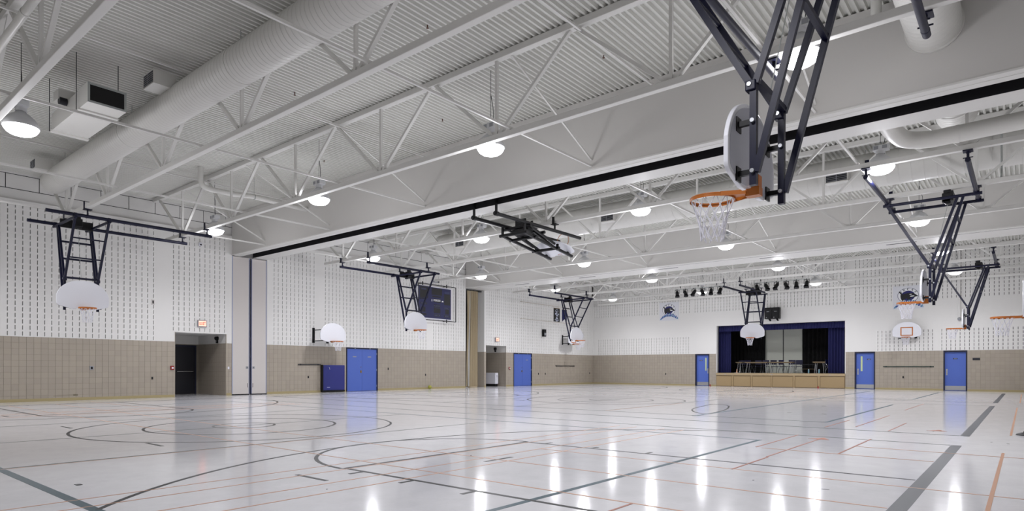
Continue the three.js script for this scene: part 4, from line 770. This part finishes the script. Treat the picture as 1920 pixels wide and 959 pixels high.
function makeChair(label, x, d, turn) {
  const t = onStage('stacking_chair', label, 'chair', x, SY, d, 'dark blue chairs around the stage tables', turn);
  part('seat', soft(0.42, 0.035, 0.4, 0.015, 0, 0.44, 0), M.navyShell, t); part('backrest', soft(0.42, 0.3, 0.03, 0.014, 0, 0.72, -0.2), M.navyShell, t);
  for (const s of [-1, 1]) { part('leg', tube([P3(s * 0.19, 0, 0.2), P3(s * 0.19, 0.2, 0.14), P3(s * 0.18, 0.42, 0.05)], 0.012, 10, 7), M.chrome, t); part('leg', tube([P3(s * 0.19, 0, -0.24), P3(s * 0.19, 0.25, -0.16), P3(s * 0.18, 0.43, -0.08), P3(s * 0.18, 0.62, -0.19)], 0.012, 12, 7), M.chrome, t); }
  return t;
}
mat('navyShell', 0x10123a, 0.45);
const chairAt = [[10.75, 43.65, 0.4, 'first'], [11.3, 43.55, 2.9, 'second'], [11.85, 43.6, 0.2, 'third'], [12.4, 43.6, 3.3, 'fourth'], [12.95, 43.55, 0.6, 'fifth'], [13.5, 43.6, 2.7, 'sixth'], [14.05, 43.55, 3.5, 'seventh'], [14.5, 43.62, 0.3, 'eighth'], [16.62, 42.5, 1.2, 'ninth']];
let chair0; for (const [x, d, r, w] of chairAt) { const l = `dark blue chair with chrome legs on the stage, ${w} from the left`; chair0 ? copyOf(chair0, l, V(x, SY, d), r) : (chair0 = makeChair(l, x, d, r)); }
{ const t = onStage('bench', 'low dark bench with thin metal frame on the stage right of the backdrop', 'bench', 15.2, SY, 43.15); part('bench_top', box(-0.5, 0.5, 0.55, 0.58, -0.15, 0.15), M.plateDark, t); for (const s of [-1, 1]) part('leg', [rod(P3(s * 0.45, 0, 0.13), P3(s * 0.45, 0.56, 0.13), 0.014, 8), rod(P3(s * 0.45, 0, -0.13), P3(s * 0.45, 0.56, -0.13), 0.014, 8)], M.chrome, t); part('foot_rail', rod(P3(-0.45, 0.28, 0.13), P3(0.45, 0.28, 0.13), 0.01, 8), M.wood, t); }
for (const [x, w] of [[15.45, 'left'], [16.05, 'right']]) { const t = onStage('water_bottle', `pale blue bottle standing on the stage edge near the ${w} side of the low table`, 'bottle', x, SY, 42.1); part('bottle_body', lathe([[0.001, 0], [0.04, 0], [0.042, 0.02], [0.042, 0.2], [0.02, 0.25], [0.001, 0.25]], 18), M.bottle ?? mat('bottle', 0x7aa4b4, 0.3), t); part('bottle_cap', disc(0.021, 0.03, 14, 0, 0.262, 0, 'y'), M.net, t); }
{ const t = onStage('wooden_wedge', 'small upright yellow wedge at the left of the stage floor', 'wedge', 10.95, SY, 42.05); part('wedge_body', lathe([[0.001, 0], [0.07, 0], [0.02, 0.28], [0.001, 0.28]], 4), M.orangeLine, t); part('wedge_foot', box(-0.14, 0.14, 0, 0.02, -0.1, 0.1), M.net, t); }
// spotlights on two battens
for (const [a, b, w, dy] of [[10.5, 13.0, 'left-hand', 0], [15.0, 17.45, 'right-hand', 0]]) {
  const D = 33.7, t = thing('lighting_batten', `${w} thin pipe batten that carries the stage spotlights`, 'pipe', V((a + b) / 2, 5.72, D)), h = (b - a) / 2; part('batten_pipe', rod(P3(-h - 0.15, 0, 0), P3(h + 0.15, 0, 0), 0.024, 10), M.conduit, t);
  for (const s of [-0.85, 0, 0.85]) part('batten_hanger', [rod(P3(s * h, 0, 0), P3(s * h, 0.2, 0), 0.008, 6), box(s * h - 0.02, s * h + 0.02, 0.1, 0.185, -0.02, 0.02)], M.cord, t);
  let proto; for (let i = 0; i < 6; i++) {
    const x = a + (b - a) * i / 5, l = `black stage spotlight, ${ordinal[i]} from the left on the ${w} batten`, ry = [0.5, 0.7, -0.2, 0.6, 0.3, 0.1][i], p = V(x, 5.72, D);
    if (proto) { copyOf(proto, l, p, ry); continue; }
    proto = thing('stage_spotlight', l, 'spotlight', p, ry, 'black spotlights on the stage battens');
    part('yoke', [box(-0.13, -0.11, -0.24, -0.02, -0.02, 0.02), box(0.11, 0.13, -0.24, -0.02, -0.02, 0.02), box(-0.13, 0.13, -0.05, -0.03, -0.02, 0.02), disc(0.03, 0.05, 10, 0, 0, 0, 'y')], M.black, proto);
    const can = part('lamp_can', lathe([[0.001, -0.2], [0.07, -0.2], [0.09, -0.12], [0.1, 0.12], [0.12, 0.2], [0.11, 0.2], [0.09, 0.12], [0.001, 0.1]], 20), M.black, proto); can.rotation.x = PI - 0.75; can.position.y = -0.24;
    part('barn_door', [box(-0.12, 0.12, -0.005, 0.005, -0.02, 0.1)], M.black, can).position.y = 0.2;
  }
}

renderer.render(scene, camera);
